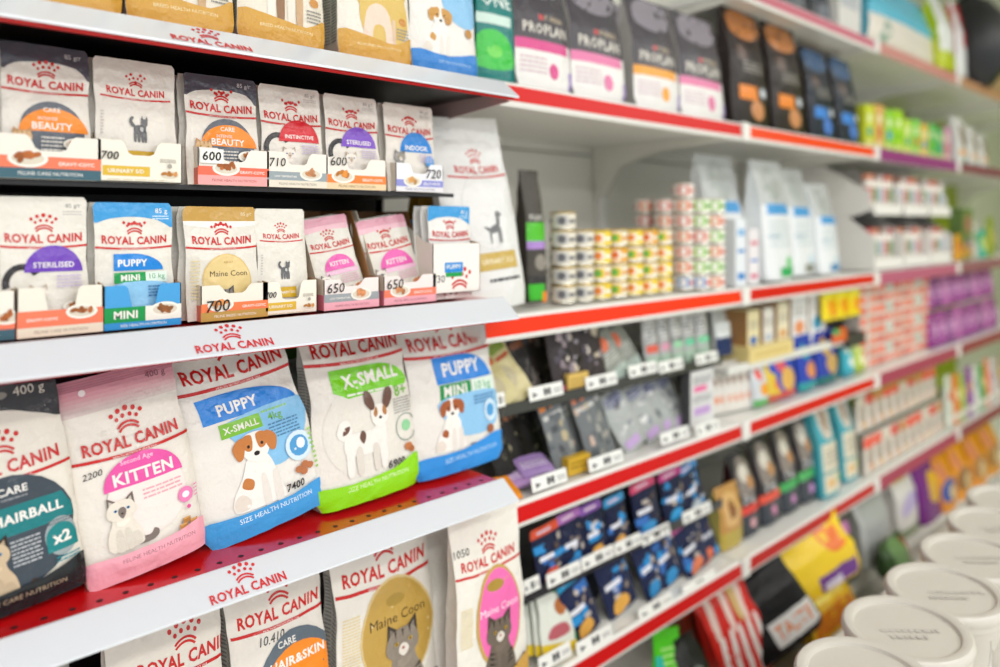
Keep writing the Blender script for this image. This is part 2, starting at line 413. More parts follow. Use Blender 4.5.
    if sidetext:
        a = Art(t, h); a.fine(.08, .1, .46, .82, 40, '#8a8a88'); a.fine(.54, .1, .92, .82, 40, '#8a8a88')
        def fs_(x, y, o):
            j = min(int(y*ny), ny-1); b = y*ny-j
            p0 = G[j][0]*(1-b)+G[j+1][0]*b; i0 = k+j*N; p1 = vs[i0]*(1-b)+vs[i0+N]*b
            mm = (p0+p1)/2; th = (p1-p0).length; mm.x += cr*min(th*.35, .014)
            p = p1*(1-2*x)+mm*2*x if x < .5 else mm*(2-2*x)+p0*(2*x-1)
            return Vector((p.x-o*2, p.y, p.z))
        a.build([.5], [], fs_, 'small_print', INK_FILM, root)
    return root

def px_pack(name, label, cat, group, sty, pxl, pxr, Y, zb, h, t, color, art=None, lean=0, roll=0, yaw=0, **kw):
    """the base's front edge runs between columns pxl and pxr at distance Y, standing at height zb"""
    x0, x1 = Xat(pxl, Y), Xat(pxr, Y); w = x1-x0
    d = t*.5*.9
    return pack(name, label, cat, group, sty, w, h, t, ((x0+x1)/2, Y+d, zb+HC+.001+t*.5*math.sin(R(lean))), color, art, rot=(R(-lean), R(roll), R(yaw)), **kw)
# ================================================================== STRUCTURE
D1 = 1.11          # front line of the grey shelving
YB = 1.66          # its back panels
SEAM = [.98, 1.98, 2.97, 3.97, 4.97, 5.97]
ZS = dict(top=.70, a=.288, b=-.194, c=-.588, d=-.99, base=-1.33)
def room():
    fl = MB().box(-3, 8, -3, 3, -.05, 0).ob('floor', mat('speckled_floor_tile', '#d6d2c8', .35, var=.1, bscale=120)); meta(fl, kind='structure')
    MB().box(-3, 8, 1.74, 1.84, 0, 3.2).ob('wall_back', mat('wall_paint', '#c9cdb8', .7)); meta(bpy.data.objects['wall_back'], kind='structure')
    MB().box(7.6, 7.7, -3, 1.74, 0, 3.2).ob('wall_right', mat('olive_green_wall', '#98a818', .7)); meta(bpy.data.objects['wall_right'], kind='structure')
    MB().box(-3, 8, -3, 1.84, 3.1, 3.2).ob('ceiling', mat('ceiling_paint', '#e8e8e4', .8)); meta(bpy.data.objects['ceiling'], kind='structure')
room()

def bay(i, x0, x1, label, panel, strips, levels, upper=False):
    """one bay of gondola shelving with its shelves, price rails, brackets and uprights"""
    r = empty('shelving_bay', (x0, YB, 0), label, 'shelving unit', 'bays of grey gondola shelving')
    W = x1-x0
    mb = MB(); z = .12
    while z < 2.5:      # back panels, one above another with a joint
        p = MB().box(.037, W-.001, .0, .012, z, min(z+.385, 2.5), .002).ob('back_panel', panel, r); z += .39
    MB().box(0, .036, -.025, .03, 0, 2.55).ob('upright', WHITE_METAL, r)
    MB().box(.0, W, -.5, .0, .02, .12).ob('plinth', WHITE_METAL, r)
    for lv, sc in zip(levels, strips):
        zt = ZS[lv]+HC; d0 = D1-YB-(.0 if lv != 'base' else .1)
        if lv == 'top' and not upper: continue
        s = MB().box(.003, W-.003, d0+.012, 0, zt-.03, zt-.004, .002).ob('shelf', WHITE_METAL, r)
        # price rail: white channel with a coloured paper strip
        rl = MB().prism([(d0+.012, zt-.0), (d0+.004, zt+.002), (d0-.002, zt-.002), (d0-.008, zt-.042), (d0-.004, zt-.050), (d0+.012, zt-.046)], 'x', .002, W-.002).ob('price_rail', WHITE_METAL, s)
        MB().prism([(d0-.0035, zt-.006), (d0-.0050, zt-.006), (d0-.0095, zt-.038), (d0-.008, zt-.038)] if i < 2 else [(d0-.0015, zt-.001), (d0-.0045, zt-.001), (d0-.0105, zt-.049), (d0-.008, zt-.049)], 'x', .046 if i else .002, W-.004).ob('paper_strip', mat('paper_strip_'+sc.strip('#'), sc, .35, coat=.05, spec=.25), s)
        for bx in (.018, W-.008):
            MB().prism([(-.005, zt-.03), (d0+.02, zt-.032), (d0+.02, zt-.04), (-.26, zt-.062), (-.12, zt-.1), (-.075, zt-.16), (-.05, zt-.2), (-.02, zt-.2), (-.005, zt-.12)], 'x', bx-.006, bx+.006).ob('bracket', BACK_METAL if i < 2 else WHITE_METAL, s)
        if i: MB().box(.001, .043, d0-.012, d0+.006, zt-.052, zt+.004, .004).ob('rail_joint_cap', WHITE_METAL, s)
    return r
GREENP = mat('green_back_panel', '#93a50c', .6)
bay(0, SEAM[0], SEAM[1], 'grey gondola bay with red and orange price rails, right beside the white-railed pet food bay', BACK_METAL,
    ['#d81208', '#d20a08', '#e83205', '#cc0808', '#c40408'], ['top', 'a', 'b', 'c', 'd'][0:1]+['a', 'b', 'c', 'd'])
bay(1, SEAM[1], SEAM[2], 'second grey gondola bay, holding tall silver bags and two teal bags', BACK_METAL,
    ['#c76a7c', '#ea4206', '#cc0a0a', '#cc0808', '#b80406'], ['top', 'a', 'b', 'c', 'd'], True)
bay(2, SEAM[2], SEAM[3], 'third gondola bay with purple-pink price rails and stacked small boxes', BACK_METAL,
    ['#c98a80', '#8e2f78', '#b25a78', '#a03a58', '#a03450'], ['top', 'a', 'b', 'c', 'd'], True)
bay(3, SEAM[3], SEAM[4], 'fourth gondola bay with a green back panel and brownish price rails', GREENP,
    ['#b98a66', '#7d3a50', '#8d5462', '#8e3a48', '#84343f'], ['top', 'a', 'b', 'c', 'd'], True)
bay(4, SEAM[4], SEAM[5], 'fifth and farthest gondola bay with green back, holding a wicker basket on top', GREENP,
    ['#b98a66', '#7d3a50', '#8d5462', '#7e3a48', '#74343f'], ['top', 'a', 'b', 'c'], True)

# ---- the branded bay: red shelves with white fascias
XR0, XR1 = -.95, .978
YF = 1.05; YRB = 1.46
ZR = dict(a=.272, t=.053, b=-.146, c=-.497, d=-.93)
def brand_bay():
    r = empty('branded_shelving_bay', (XR0, YRB, 0), 'near bay of red enamel shelves with white plastic fascias printed in red', 'shelving unit')
    W = XR1-XR0
    MB().box(0, W, 0, .012, .1, 2.4).ob('back_panel', BLACK, r)
    MB().box(0, .03, -.03, .04, 0, 2.45).ob('upright', BLACK, r)
    MB().box(W-.022, W-.004, -.0, .2, .0, 2.2).ob('upright', WHITE_METAL, r)
    MB().box(0, W, -.4, 0, .02, .3).ob('plinth', REDP, r)
    for lv in 'abcd':
        z = ZR[lv]+HC; yf = YF-YRB
        s = MB().box(.002, W-.004, yf+.004, -.002, z-.022, z-.004, .0015).ob('shelf', REDP, r)
        MB().box(.002, W-.01, yf+.02, -.01, z-.0235, z-.0222).ob('underside_shade', BLACK, s)  # black sheet added for the deep shade beneath the red shelf
        h = MB()
        for k in range(60):      # perforations along the front
            x = .01+k*.032
            if x < W-.02: h.cyl((x, yf+.028), .0042, z-.0045, z-.0035, 8)
        h.ob('perforation_row', HOLE, s)['kind'] = 'stuff'
        # slanted fascia, thin sheet with a lip
        dz = .0285 if lv == 'c' else .034
        p = [(yf, z+.001), (yf-.003, z+.0005), (yf-.046, z-dz), (yf-.046, z-dz-.0035), (yf-.043, z-dz-.0035), (yf-.042, z-dz-.0005), (yf+.001, z-.003)]
        fa = MB().prism(p, 'x', 0, W).ob('fascia', FASCIA, s)
        MB().prism([(yf-.038, z-dz-.003), (yf-.002, z-.004), (yf+.004, z-.022), (yf-.034, z-dz-.007+(.003 if lv == 'c' else 0))], 'x', 0, W-.004).ob('shelf_lip', REDP, s)
        # end plate under the shelf
        MB().prism([(yf-.026, z-.042), (yf+.01, z-.022), (-.002, z-.022), (-.002, z-.075), (-.1, z-.07)], 'x', W-.008, W-.004).ob('end_plate', mat('pinkish_plate', '#b39a98', .4), s)
        # printed brand on the fascia
        cx = {'a': .40, 'b': .432, 'c': .452, 'd': .45}[lv]
        lw = .115; hh = .055; a = Art(lw, hh); a.brand(.5, .2, .96, line=False, lw=.9, bold=.03, arch=.0, c='#d3333a')
        P0 = Vector((cx-XR0-lw/2, yf-.046, z-dz)); U = Vector((1, 0, 0)); V = Vector((0, .043, dz+.0005)).normalized(); N = U.cross(V).normalized()
        if N.y > 0: N = -N
        a.build([], [], lambda x, y, o: P0+U*x*lw+V*y*hh+N*(o+.0004), 'printed_brand', INK_CARD, s)
    MB().box(.01, W-.085, -.36, -.002, ZR['t']+HC-.004, ZR['t']+HC, .001).ob('middle_ledge', BLACK, r)
    MB().box(.01, W-.085, -.366, -.36, ZR['t']+HC-.006, ZR['t']+HC+.001, .001).ob('ledge_edge', mat('dark_edge', '#2b2a2c', .3), r)
    return r
brand_bay()
# ================================================================== NEAR PRODUCTS
BRND = RED
GREYT = '#8b8a88'
# ---------------- wet food pouches in open display trays
def art_pouch(kind):
    def f(a):
        k = kind
        if k == 'beauty':
            a.blob([(0.02, 1), (.0, .8), (.15, .845), (.5, .875), (.85, .85), (1, .76), (1, 1)], '#4a4c55', n=3); a.rect(0, .93, 1, 1, '#4a4c55')
            a.text('85 g/г', .82, .93, .2, '#cfcfcf', 0)
            a.brand(.5, .64, .86)
            a.ell(.55, .32, .36, .34, '#5b616b'); a.ell(.57, .29, .39, .3, '#f08a1e', a0=0, a1=180)
            a.rect(.18, .1, .92, .29, '#59606b'); a.text('CARE', .55, .45, .2, WHT, .01); a.text('INTENSE', .5, .385, .22, WHT, 0); a.text('BEAUTY', .55, .33, .46, WHT, .02)
            a.fine(.42, .14, .68, .26, 4, '#d8d4cc'); cat_sit(a, .22, .06, .42, '#d9b483', '#a9713d', ears='#b98048', tabby=True); bowl(a, .82, .2, .16)
        elif k == 'urinary':
            a.brand(.5, .66, .72, lw=.88); cat_line(a, .52, .26, .36)
            a.rect(.28, .08, .72, .18, '#cfa628'); a.text('URINARY S/O', .5, .13, .38, WHT, .012); a.fine(.05, .3, .09, .5, 8, '#b9b5ae')
        elif k in ('instinct', 'sterile', 'indoor', 'sterile2'):
            c = {'instinct': '#cf2430', 'sterile': '#7b4fc0', 'sterile2': '#6c3fb4', 'indoor': '#1b7fd0'}[k]; t = {'instinct': 'INSTINCTIVE', 'sterile': 'STERILISED', 'sterile2': 'STERILISED', 'indoor': 'INDOOR'}[k]
            a.text('85 g/г', .84, .93, .18, GREYT, 0); a.fine(.72, .86, .94, .9, 2, '#bdb9b2')
            a.brand(.5, .64, .88)
            if k != 'indoor': a.arc(.24, .33, .22, .24, .08, 30, 200, '#2f2a2c')
            a.ell(.6, .4, .34, .34, c, a0=0, a1=180); a.text(t, .6, .45, .48, WHT, .018)
            if k != 'indoor': cat_sit(a, .42, .08, .4, '#e9e1d8', '#c8b49f', ears='#b09a86')
            else: cat_sit(a, .25, .12, .42, '#9a9792', '#77736f', tabby=True); a.ell(.84, .3, .1, .1, '#3f97d8')
            a.fine(.62, .28, .92, .38, 4, '#c9b9d8'); bowl(a, .84, .14, .15)
        elif k == 'puppy':
            a.blob([(-.02, 1.02), (-.02, .84), (.2, .87), (.5, .885), (.8, .86), (1.02, .8), (1.02, 1.02)], '#3f9bd8', n=3)
            a.text('85 g', .86, .93, .16, WHT, 0); a.fine(.74, .86, .95, .9, 2, '#cfe6f5')
            a.brand(.5, .66, .84)
            a.flag(.22, .42, .86, .555, '#1282d6', f=.35); a.text('PUPPY', .46, .48, .38, WHT, .03)
            a.rect(.22, .32, .62, .405, '#159a4c'); a.text('MINI', .42, .363, .24, WHT, .03); a.rect(.62, .32, .9, .405, '#dfeee2'); a.text('10 kg', .77, .363, .2, '#3a9a58', 0)
            a.blob([(.22, .31), (.9, .31), (.86, .12), (.5, .04), (.26, .12)], '#8fc6ea'); dog_sit(a, .42, -.2, .58, '#b0622c'); a.fine(.64, .2, .86, .3, 4, '#4a7fae')
        elif k == 'coon':
            a.rect(0, .84, 1, 1, '#c49a4c'); a.ell(.5, .84, .6, .09, WHT, a0=180, a1=360); a.text('85 g/г', .86, .93, .16, '#e7d6ac', 0)
            a.brand(.5, .66, .82); a.ell(.54, .31, .34, .36, '#d9bb76'); a.ell(.54, .31, .32, .34, '#e3c98c'); a.text('ADULT', .56, .47, .14, '#b58a3a', 0)
            a.text('Maine Coon', .56, .37, .52, '#4b3b22', .0); cat_sit(a, .5, -.08, .5, '#8f8880', '#4b4540', tabby=True); a.fine(.04, .15, .16, .5, 12, '#d8c89a'); bowl(a, .88, .16, .14, '#c88042')
        elif k == 'kitten':
            a.rect(0, .86, 1, 1, '#e8a7b8'); a.blob([(-.02, .9), (-.02, .84), (.5, .86), (1.02, .84), (1.02, .9)], '#f0bfca', n=3)
            a.brand(.5, .64, .86); a.ell(.56, .36, .34, .3, '#e85fb0', a0=0, a1=180); a.text('KITTEN', .56, .43, .42, WHT, .02)
            a.rect(.22, .31, .94, .355, '#f3c4dc'); cat_sit(a, .2, .1, .4, '#eee7dd', '#5e4c44'); a.fine(.5, .2, .9, .3, 4, '#e3b3c6'); bowl(a, .84, .14, .15, '#d58a5a')
        a.shift({'beauty': .06, 'urinary': .07, 'instinct': .05, 'sterile': .05, 'indoor': .05, 'sterile2': .05, 'puppy': .03, 'coon': .03, 'kitten': .04}[k])
    return f
def tray(name_label, group, pxl, pxr, Y, zb, hf, c_top, bands, art, hb=.13, dep=.2, side='#e6e0d3', inner='#a9825a', notch=True, yaw=0, cut=.42, frontw=None):
    """open carton display tray: low notched front, sides that rise to the back"""
    x0, x1 = Xat(pxl, Y), Xat(pxr, Y); w = x1-x0
    r = empty('display_tray', ((x0+x1)/2, Y, zb+HC+.0015), name_label, 'carton', group, (0, 0, R(yaw)))
    h = hf; t = .0012
    if notch:
        nt = [(-w/2, 0), (w/2, 0), (w/2, h), (w*.24, h), (w*.2, h*.93), (w*.15, h*(1-cut)), (w*.10, h*(.95-cut)), (-w*.10, h*(.95-cut)), (-w*.15, h*(1-cut)), (-w*.2, h*.93), (-w*.24, h), (-w/2, h)]
    else:
        nt = [(-w/2, 0), (w/2, 0), (w/2, h), (-w/2, h)]
    MB().prism(nt, 'y', 0, t).ob('front_panel', card(c_top), r)
    sd = [(0, 0), (dep, 0), (dep, hb), (dep*.45, hb), (.028, h*1.05), (.0, h)]
    MB().prism(sd, 'x', -w/2, -w/2+t).ob('side_panel', card(side), r); MB().prism(sd, 'x', w/2-t, w/2).ob('side_panel', card(inner), r)
    MB().box(-w/2, w/2, 0, dep, 0, t).ob('bottom_panel', card(side), r); MB().box(-w/2, w/2, dep-t, dep, 0, hb).ob('back_panel', card(inner), r)
    A = Art(w, h); art(A)
    # keep the print inside the notched front: bands stay below the notch
    A.build([], [], lambda x, y, o: Vector((-w/2+x*w, -o, y*h)), 'printed_front', INK_CARD, r)
    # coloured base stripe running round the left side
    if bands:
        hh = h*bands[0][0]; MB().box(-w/2-.0004, -w/2, 0, dep, 0, hh).ob('side_stripe', card(bands[0][1]), r)
    return r
def tart(low, lowh, band, bandh, txt, sub, food, foodx=.3, price=None, px=.2, py=.8, ps=.3, top=None, subc=WHT, flavourx=.75):
    def f(a):
        if lowh: a.rect(0, 0, 1, lowh, low); a.text(sub, .5, lowh*.5, .62, subc, 0)
        if band: a.rect(0, lowh, 1, lowh+bandh, band); a.text(txt, flavourx, lowh+bandh*.45, .36, WHT, .02)
        if food: bowl(a, foodx, lowh+bandh*.8, .19, food)
        if price: a.text(price, px, py, ps, '#121214', .0, shear=.15, rot=2)
    return f
def urin_tray(price):
    def f(a):
        a.rect(.05, .14, .6, .38, '#dcb53a'); a.text('URINARY S/D', .32, .26, .42, WHT, .02); bowl(a, .84, .2, .14, '#c98740', '#f1eadb')
        a.fine(.72, .5, .92, .6, 3, '#a9a39a'); a.ell(.84, .42, .03, .03, '#a9a39a', n=8)
        a.text(price, .13, .62, .2, '#121214', .01, shear=.15); a.fine(.1, .04, .8, .07, 1, '#cdbb8a')
    return f
def blue_tray(a):
    a.rect(0, 0, 1, .15, '#2f93d6'); a.text('SIZE HEALTH NUTRITION', .5, .08, .6, WHT, 0)
    a.rect(0, .16, .52, .5, '#12954a'); a.text('MINI', .27, .33, .3, WHT, .03); a.rect(.52, .16, 1, .5, '#ece9df'); bowl(a, .78, .4, .2, '#9a5f33')
def crown_tray(a):
    a.crown(.55, .27, .5, BRND); a.text('730', .12, .3, .24, '#18181a', 0)
    a.rect(.24, .42, .62, .62, '#1f8ad6'); a.text('PUPPY', .43, .53, .3, WHT, .02); a.rect(.26, .33, .6, .415, '#159a4c')
G1 = 'single-serve pouches on the upper ledge'; G2 = 'single-serve pouches on the second white-fascia shelf'
GT = 'display trays of single-serve pouches'
POUCH = {}
def pouches(desc, grp, art, pxl, pxr, Y, zb, h, n=3, lean=6, roll=0, col='#e2ddd3', where='', dx=-.004, dy=.016, yaw=0):
    x0, x1 = Xat(pxl, Y), Xat(pxr, Y)
    for k in range(n):
        nm = ['front-most', 'second', 'third', 'fourth'][k]
        lab = desc if k == 0 else f'{nm} pouch behind the {where}'
        px_pack('food_pouch', lab, 'pouch', grp, 'pouch', pxl, pxr, Y+k*dy, zb, h, .013, col, art if k == 0 else (art if k < 1 else None), lean=lean, roll=roll, yaw=yaw, q=(3 if k == 0 and art else 1))
        o = bpy.data.objects; 
        if k: last = [x for x in COL.objects if x.name.startswith('food_pouch')][-1]; last.location.x = (x0+x1)/2+dx*k
zt_ = ZR['t']; zb_ = ZR['b']
YU = 1.078; YL = 1.075
# upper ledge
row1 = [
 ('pouch with dark grey top and orange label, leftmost on the upper ledge', 'orange-labelled front one, leftmost on the upper ledge', 'beauty', 0, 93, -3, 101, .176, 2, tart('#3f6472', .24, '#f07c5c', .27, 'GRAVY-COYC', 'FELINE CARE NUTRITION', '#b0632e', .28), .055, '#ece7dc'),
 ('plain white pouch with line-drawn cat, second from left on the upper ledge', 'line-drawn cat pouch on the upper ledge', 'urinary', 95, 180, 98, 182, .172, 3, urin_tray('700'), .056, '#efeadc'),
 ('pouch with dark top and orange label, behind the white flag priced 600', 'orange-labelled pouch with the 600 flag', 'beauty', 186, 262, 198, 269, .166, 3, tart('#f2a7a6', .26, '#ee6f55', .24, 'GRAVY-COYC', 'FELINE HEALTH NUTRITION', '#b0632e', .38, subc='#a8605c'), .054, '#efe9df'),
 ('white pouch with red half-round label on the upper ledge', 'red-labelled pouch on the upper ledge', 'instinct', 262, 326, 267, 327, .164, 3, tart('#e5dccb', .2, '#98a3a8', .24, 'LOW TEMPERATURE', 'FELINE HEALTH NUTRITION', '#c98a5c', .72, '710', .16, .7, .26, subc='#8b8578', flavourx=.3), .055, '#efeadf'),
 ('white pouch with violet half-round label on the upper ledge', 'violet-labelled pouch on the upper ledge', 'sterile', 327, 383, 327, 386, .162, 3, tart('#e8cfa8', .2, '#f0843c', .26, 'GRAVY-COYC', 'FELINE HEALTH NUTRITION', '#d98b3a', .26, '600', .18, .88, .26, subc='#8b7050', flavourx=.76), .052, '#efe9df'),
 ('white pouch with blue half-round label at the right end of the upper ledge', 'blue-labelled pouch on the upper ledge', 'indoor', 387, 439, 396, 443, .16, 3, tart('#e4e2e6', .18, '#8f93d4', .24, 'JELLY-ЖЕЛЕ', 'FELINE HEALTH NUTRITION', '#d9a05a', .34, '720', .78, .66, .32, subc='#7a7a90'), .05, '#efeef2'),
]
TL1 = ['carton tray with dark teal base stripe, leftmost whole tray of the upper ledge', 'cream carton tray with yellow bar priced 700, on the upper ledge', 'pink-based carton tray behind the 600 flag, on the upper ledge', 'grey-banded carton tray priced 710, on the upper ledge', 'orange-banded carton tray priced 600, on the upper ledge', 'lilac-banded carton tray priced 720, at the right end of the upper ledge']
for (d, key, art, a, b, ta, tb, h, n, tr, hf, tc), tl in zip(row1, TL1):
    pouches(d, G1, art_pouch(art), a+2, b-1, YU+.012, zt_, h, n, where=key, lean=5)
    tray(tl, GT, ta, tb, YU, zt_, hf, tc, [(.45, '#d96a50')] if art == 'beauty' else None, tr, side='#e9e2d2', cut=.3)
tray('sliver of carton tray cut by the left picture edge, on the upper ledge', GT, -85, -5, YU, zt_, .05, '#ece7dc', None, tart('#3f6472', .24, '#f07c5c', .27, 'GRAVY-COYC', 'FELINE CARE NUTRITION', '#b0632e', .28))
# price flag on the third tray
def flag(label, text, px, py, Y, w_, h_, ts, rot=0):
    o = empty('price_flag', (Xat(px, Y), Y, Zat(px, py, Y)), label, 'price tag')
    MB().box(-w_/2, w_/2, 0, .0006, -h_/2, h_/2).ob('paper', card('#f3f1ec'), o)
    a = Art(w_, h_); a.text(text, .5, .5, ts, '#111114', .02, shear=.1); a.build([], [], lambda x, y, O: Vector((-w_/2+x*w_, -O, -h_/2+y*h_)), 'handwriting', INK_CARD, o); return o
flag('white paper flag with 600 handwritten in marker, on the pink-based tray', '600', 212, 156, YU-.003, .034, .021, .8)
# lower row
row2 = [
 ('pouch with violet label and a dark-tailed cat, leftmost whole one of the second shelf', 'violet-labelled pouch on the second shelf', 'sterile2', -2, 91, 17, 103, .178, 2, tart('#e9dfcb', .2, '#ee7d5c', .33, 'GRAVY-COYC', 'FELINE CARE NUTRITION', '#a9602e', .74, subc='#9b8f78', flavourx=.28), .062, '#ece6d8'),
 ('blue-topped pouch with a brown and white puppy, in the blue tray', 'puppy pouch in the blue tray', 'puppy', 95, 177, 104, 181, .172, 3, blue_tray, .059, '#3d9ddb'),
 ('gold-topped pouch with round gold cat label, in the tray marked 700', 'gold-topped pouch', 'coon', 186, 262, 201, 268, .168, 3, tart('#c09a4e', .25, '#ee7d4c', .24, 'GRAVY-COYC', 'FELINE BREED NUTRITION', '#d28a4a', .28, '700', .24, .42, .34, flavourx=.78), .052, '#ece6d8'),
 ('plain white pouch with line-drawn cat, right of the gold-topped one', 'line-drawn cat pouch on the second shelf', 'urinary', 258, 311, 263, 317, .166, 3, urin_tray('700'), .052, '#efeadc'),
]
TL2 = ['cream and salmon carton tray, leftmost whole tray of the second shelf', 'blue carton tray with green MINI bar on the second shelf', 'gold-based carton tray marked 700 in black, on the second shelf', 'cream carton tray with yellow bar, on the second shelf']
for (d, key, art, a, b, ta, tb, h, n, tr, hf, tc), tl in zip(row2, TL2):
    pouches(d, G2, art_pouch(art), a+2, b-1, YL+.012, zb_, h, n, where=key, lean=5)
    tray(tl, GT, ta, tb, YL, zb_, hf, tc, [(.45, '#d96a50')] if art in ('sterile2', 'coon') else None, tr, hb=.13, side='#ddd3bf', cut=.5 if art != 'coon' else .2)
tray('sliver of carton tray cut by the left picture edge, on the second shelf', GT, -75, 15, YL, zb_, .06, '#ece7dc', None, tart('#3f6472', .22, '#f07c5c', .3, 'GRAVY-COYC', 'FELINE CARE NUTRITION', '#b0632e', .9, flavourx=.4))
pouches('white pouch seen as a sliver at the left picture edge', G2, None, -92, -8, YL+.012, zb_, .17, 1)
for i, (a, b, ta, tb, c2, pr, tl) in enumerate([(311, 362, 324, 379, '#9aa2a6', '650', 'grey band'), (366, 420, 384, 436, '#ee7f62', '650', 'salmon band')]):
    pouches(f'leaning pink-topped pouch with magenta label, in the tray with a {tl}', G2, art_pouch('kitten'), a+14, b+8, YL+.03, zb_, .158, 3, where=f'leaning magenta-labelled pouch, {tl} tray', lean=14, roll=-9, dx=-.002)
    tray(f'pink-edged carton tray with a {tl} on the second shelf', GT, ta, tb, YL, zb_, .05, '#f1e4e0', [(.5, '#e8859a')],
         tart('#efb0bd', .26, c2, .26, 'LOW TEMPERATURE' if i == 0 else 'GRAVY-COYC', 'FELINE HEALTH NUTRITION', '#d08a5a', .66 if i == 0 else .3, pr, .2, .72, .3, flavourx=.28 if i == 0 else .74, subc='#a36070'), hb=.165, side='#e6ddcb', inner='#9a6a3c', cut=.2)
pouches('blue-topped puppy pouch at the end of the row', G2, art_pouch('puppy'), 432, 474, YL+.012, zb_, .175, 3, where='blue-topped pouch at the row end', lean=3, col='#e8e6e2')
tray('tall white carton tray with red crown, at the right end of the second shelf', GT, 433, 480, YL, zb_+.012, .092, '#f0ebe4', [(.1, '#e3a093')], crown_tray, hb=.13, notch=False)
# edge-on stack of blue-topped pouches between the kitten tray and the end tray
for k in range(7):
    x = Xat(400+k*5, 1.2)
    pack('food_pouch', f'{ORD[k]} of the pouches filed edge-on between kitten tray and crown tray', 'pouch', 'pouches filed edge-on', 'pouch', .085, .15, .008, (x, 1.19, zb_+HC), '#e3e1dd', Art(.085, .15).rect(0, .86, 1, 1, '#3f9bd8').rect(0, .55, 1, .58, BRND), rot=(0, 0, R(-72)), q=1)

# ---------------- large bags, third shelf
def bag_hair(a):
    a.blob([(-.05, 1.05), (-.05, .84), (.25, .86), (.6, .865), (.85, .82), (1.05, .8), (1.05, 1.05)], '#2e2c30', n=4)
    a.text('400 g', .8, .93, .22, '#d8d2c6', 0); a.ell(.6, .93, .05, .03, '#8a8680', n=10)
    a.brand(.55, .625, .76, lw=1.0)
    a.ell(.54, .34, .43, .43, '#3c4650'); a.text('CARE', .58, .52, .2, WHT, .02); a.fine(.5, .478, .68, .495, 1, '#8a8f94')
    a.poly([(.12, .33), (.13, .40), (.2, .455), (.9, .455), (.955, .39), (.965, .33)], '#14787c'); a.text('HAIRBALL', .66, .40, .47, WHT, .03)
    a.fine(.52, .19, .72, .31, 7, '#b8bcc0'); a.ell(.86, .26, .115, .15, '#9aa5a8'); a.ell(.86, .255, .108, .11, '#148082', a0=0, a1=180); a.rect(.75, .2, .97, .258, '#148082'); a.text('x2', .86, .255, .13, WHT, .04); a.fine(.78, .315, .94, .34, 2, '#6a7478')
    cat_sit(a, .4, .07, .46, '#cbb596', '#3a2a22', ears='#2c2019')
    a.blob([(-.05, -.05), (-.05, .1), (.3, .1), (.7, .115), (1.05, .15), (1.05, -.05)], '#1a2024', n=3); a.text('FELINE CARE NUTRITION', .55, .065, .6, '#b9a88c', 0)
    a.fine(.8, .15, .97, .18, 2, '#2a8a9a')
def bag_kitten(a):
    cs = ['#c97f90', '#d28c9b', '#d898a4', '#dba5ad', '#dcb3b6', '#dcc0bf', '#ddcbc7']
    ys = [1.0, .95, .925, .905, .885, .865, .845, .825]
    for i, c in enumerate(cs): a.rect(0, ys[i+1], 1, ys[i], c)
    for y in (.985, .972, .96, .948): a.rect(0, y, 1, y+.003, '#b56d80')
    a.text('400 g', .83, .935, .18, '#8a5766', 0); a.ell(.2, .93, .03, .03, '#efe2e4', n=10)
    a.brand(.52, .65, .8, lw=.98, arch=.02)
    a.text('2200', .17, .54, .15, '#17171a', .0, shear=.2, rot=4)
    a.ell(.56, .36, .33, .33, '#f1e4de'); a.ell(.555, .435, .33, .265, '#e455a4', a0=0, a1=180)
    a.text('Second Age', .52, .553, .27, '#f8dcec', .0); a.text('KITTEN', .56, .48, .5, WHT, .03)
    a.fine(.52, .345, .86, .405, 3, '#e5a9b5')
    cat_sit(a, .34, .15, .44, '#e6ded0', '#7b6f68', ears='#6f625b'); 
    a.ell(.87, .3, .07, .07, '#e87fb4', n=16); a.ell(.87, .3, .035, .03, '#fbeef4', n=10); a.fine(.95, .27, .995, .34, 4, '#e58ab8'); a.ell(.88, .235, .02, .02, '#e0559a', n=8)
    for x, y in ((.84, .175), (.8, .15), (.9, .155)): a.rect(x-.035, y-.012, x+.035, y+.014, '#b5793c'); a.rect(x-.03, y+.006, x+.03, y+.014, '#d29a55')
    a.blob([(-.03, -.03), (-.03, .125), (.3, .13), (.7, .135), (1.03, .15), (1.03, -.03)], '#f0a9b8', n=3); a.text('FELINE HEALTH NUTRITION', .58, .098, .62, '#a6707c', 0)
def puppy_top(a, small):
    a.brand(.54, .85, .82, lw=1.1, bold=.03, arch=.04, crown=True)
    a.flag(.15, .615, .97, .745, '#157fd8', f=.3); a.text('PUPPY', .46, .668, .34, WHT, .03)
def bag_xspuppy(a):
    puppy_top(a, 1)
    a.blob([(.32, .6), (.98, .62), (.98, .5), (.86, .36), (.66, .3), (.5, .36), (.37, .48)], '#86c0e8')
    a.rect(.26, .525, .6, .6, '#7fbf3a'); a.text('X-SMALL', .43, .562, .29, WHT, .02); a.text('4kg', .72, .555, .12, '#6fae38', .01); a.fine(.62, .585, .85, .61, 1, '#8ac46a'); a.fine(.64, .44, .9, .53, 5, '#4b7da6')
    dog_sit(a, .5, .13, .6, '#c37a3c'); a.ell(.85, .36, .12, .12, '#d6e9f5', n=18); a.ell(.85, .36, .085, .085, '#4e9cd4', n=14); a.ell(.87, .37, .04, .045, '#e7f2fa', n=10)
    for x, y in ((.8, .235), (.86, .25), (.84, .215), (.9, .235)): a.ell(x, y, .035, .028, '#b87145', n=8)
    a.text('7400', .74, .165, .16, '#141416', .02, shear=.15); a.fine(.95, .2, .995, .44, 9, '#9bd25a')
    a.blob([(-.03, -.03), (-.03, .135), (.3, .125), (.7, .125), (1.03, .14), (1.03, -.03)], '#3f9bdc', n=3); a.text('SIZE HEALTH NUTRITION', .56, .095, .6, '#e4f2fb', 0)
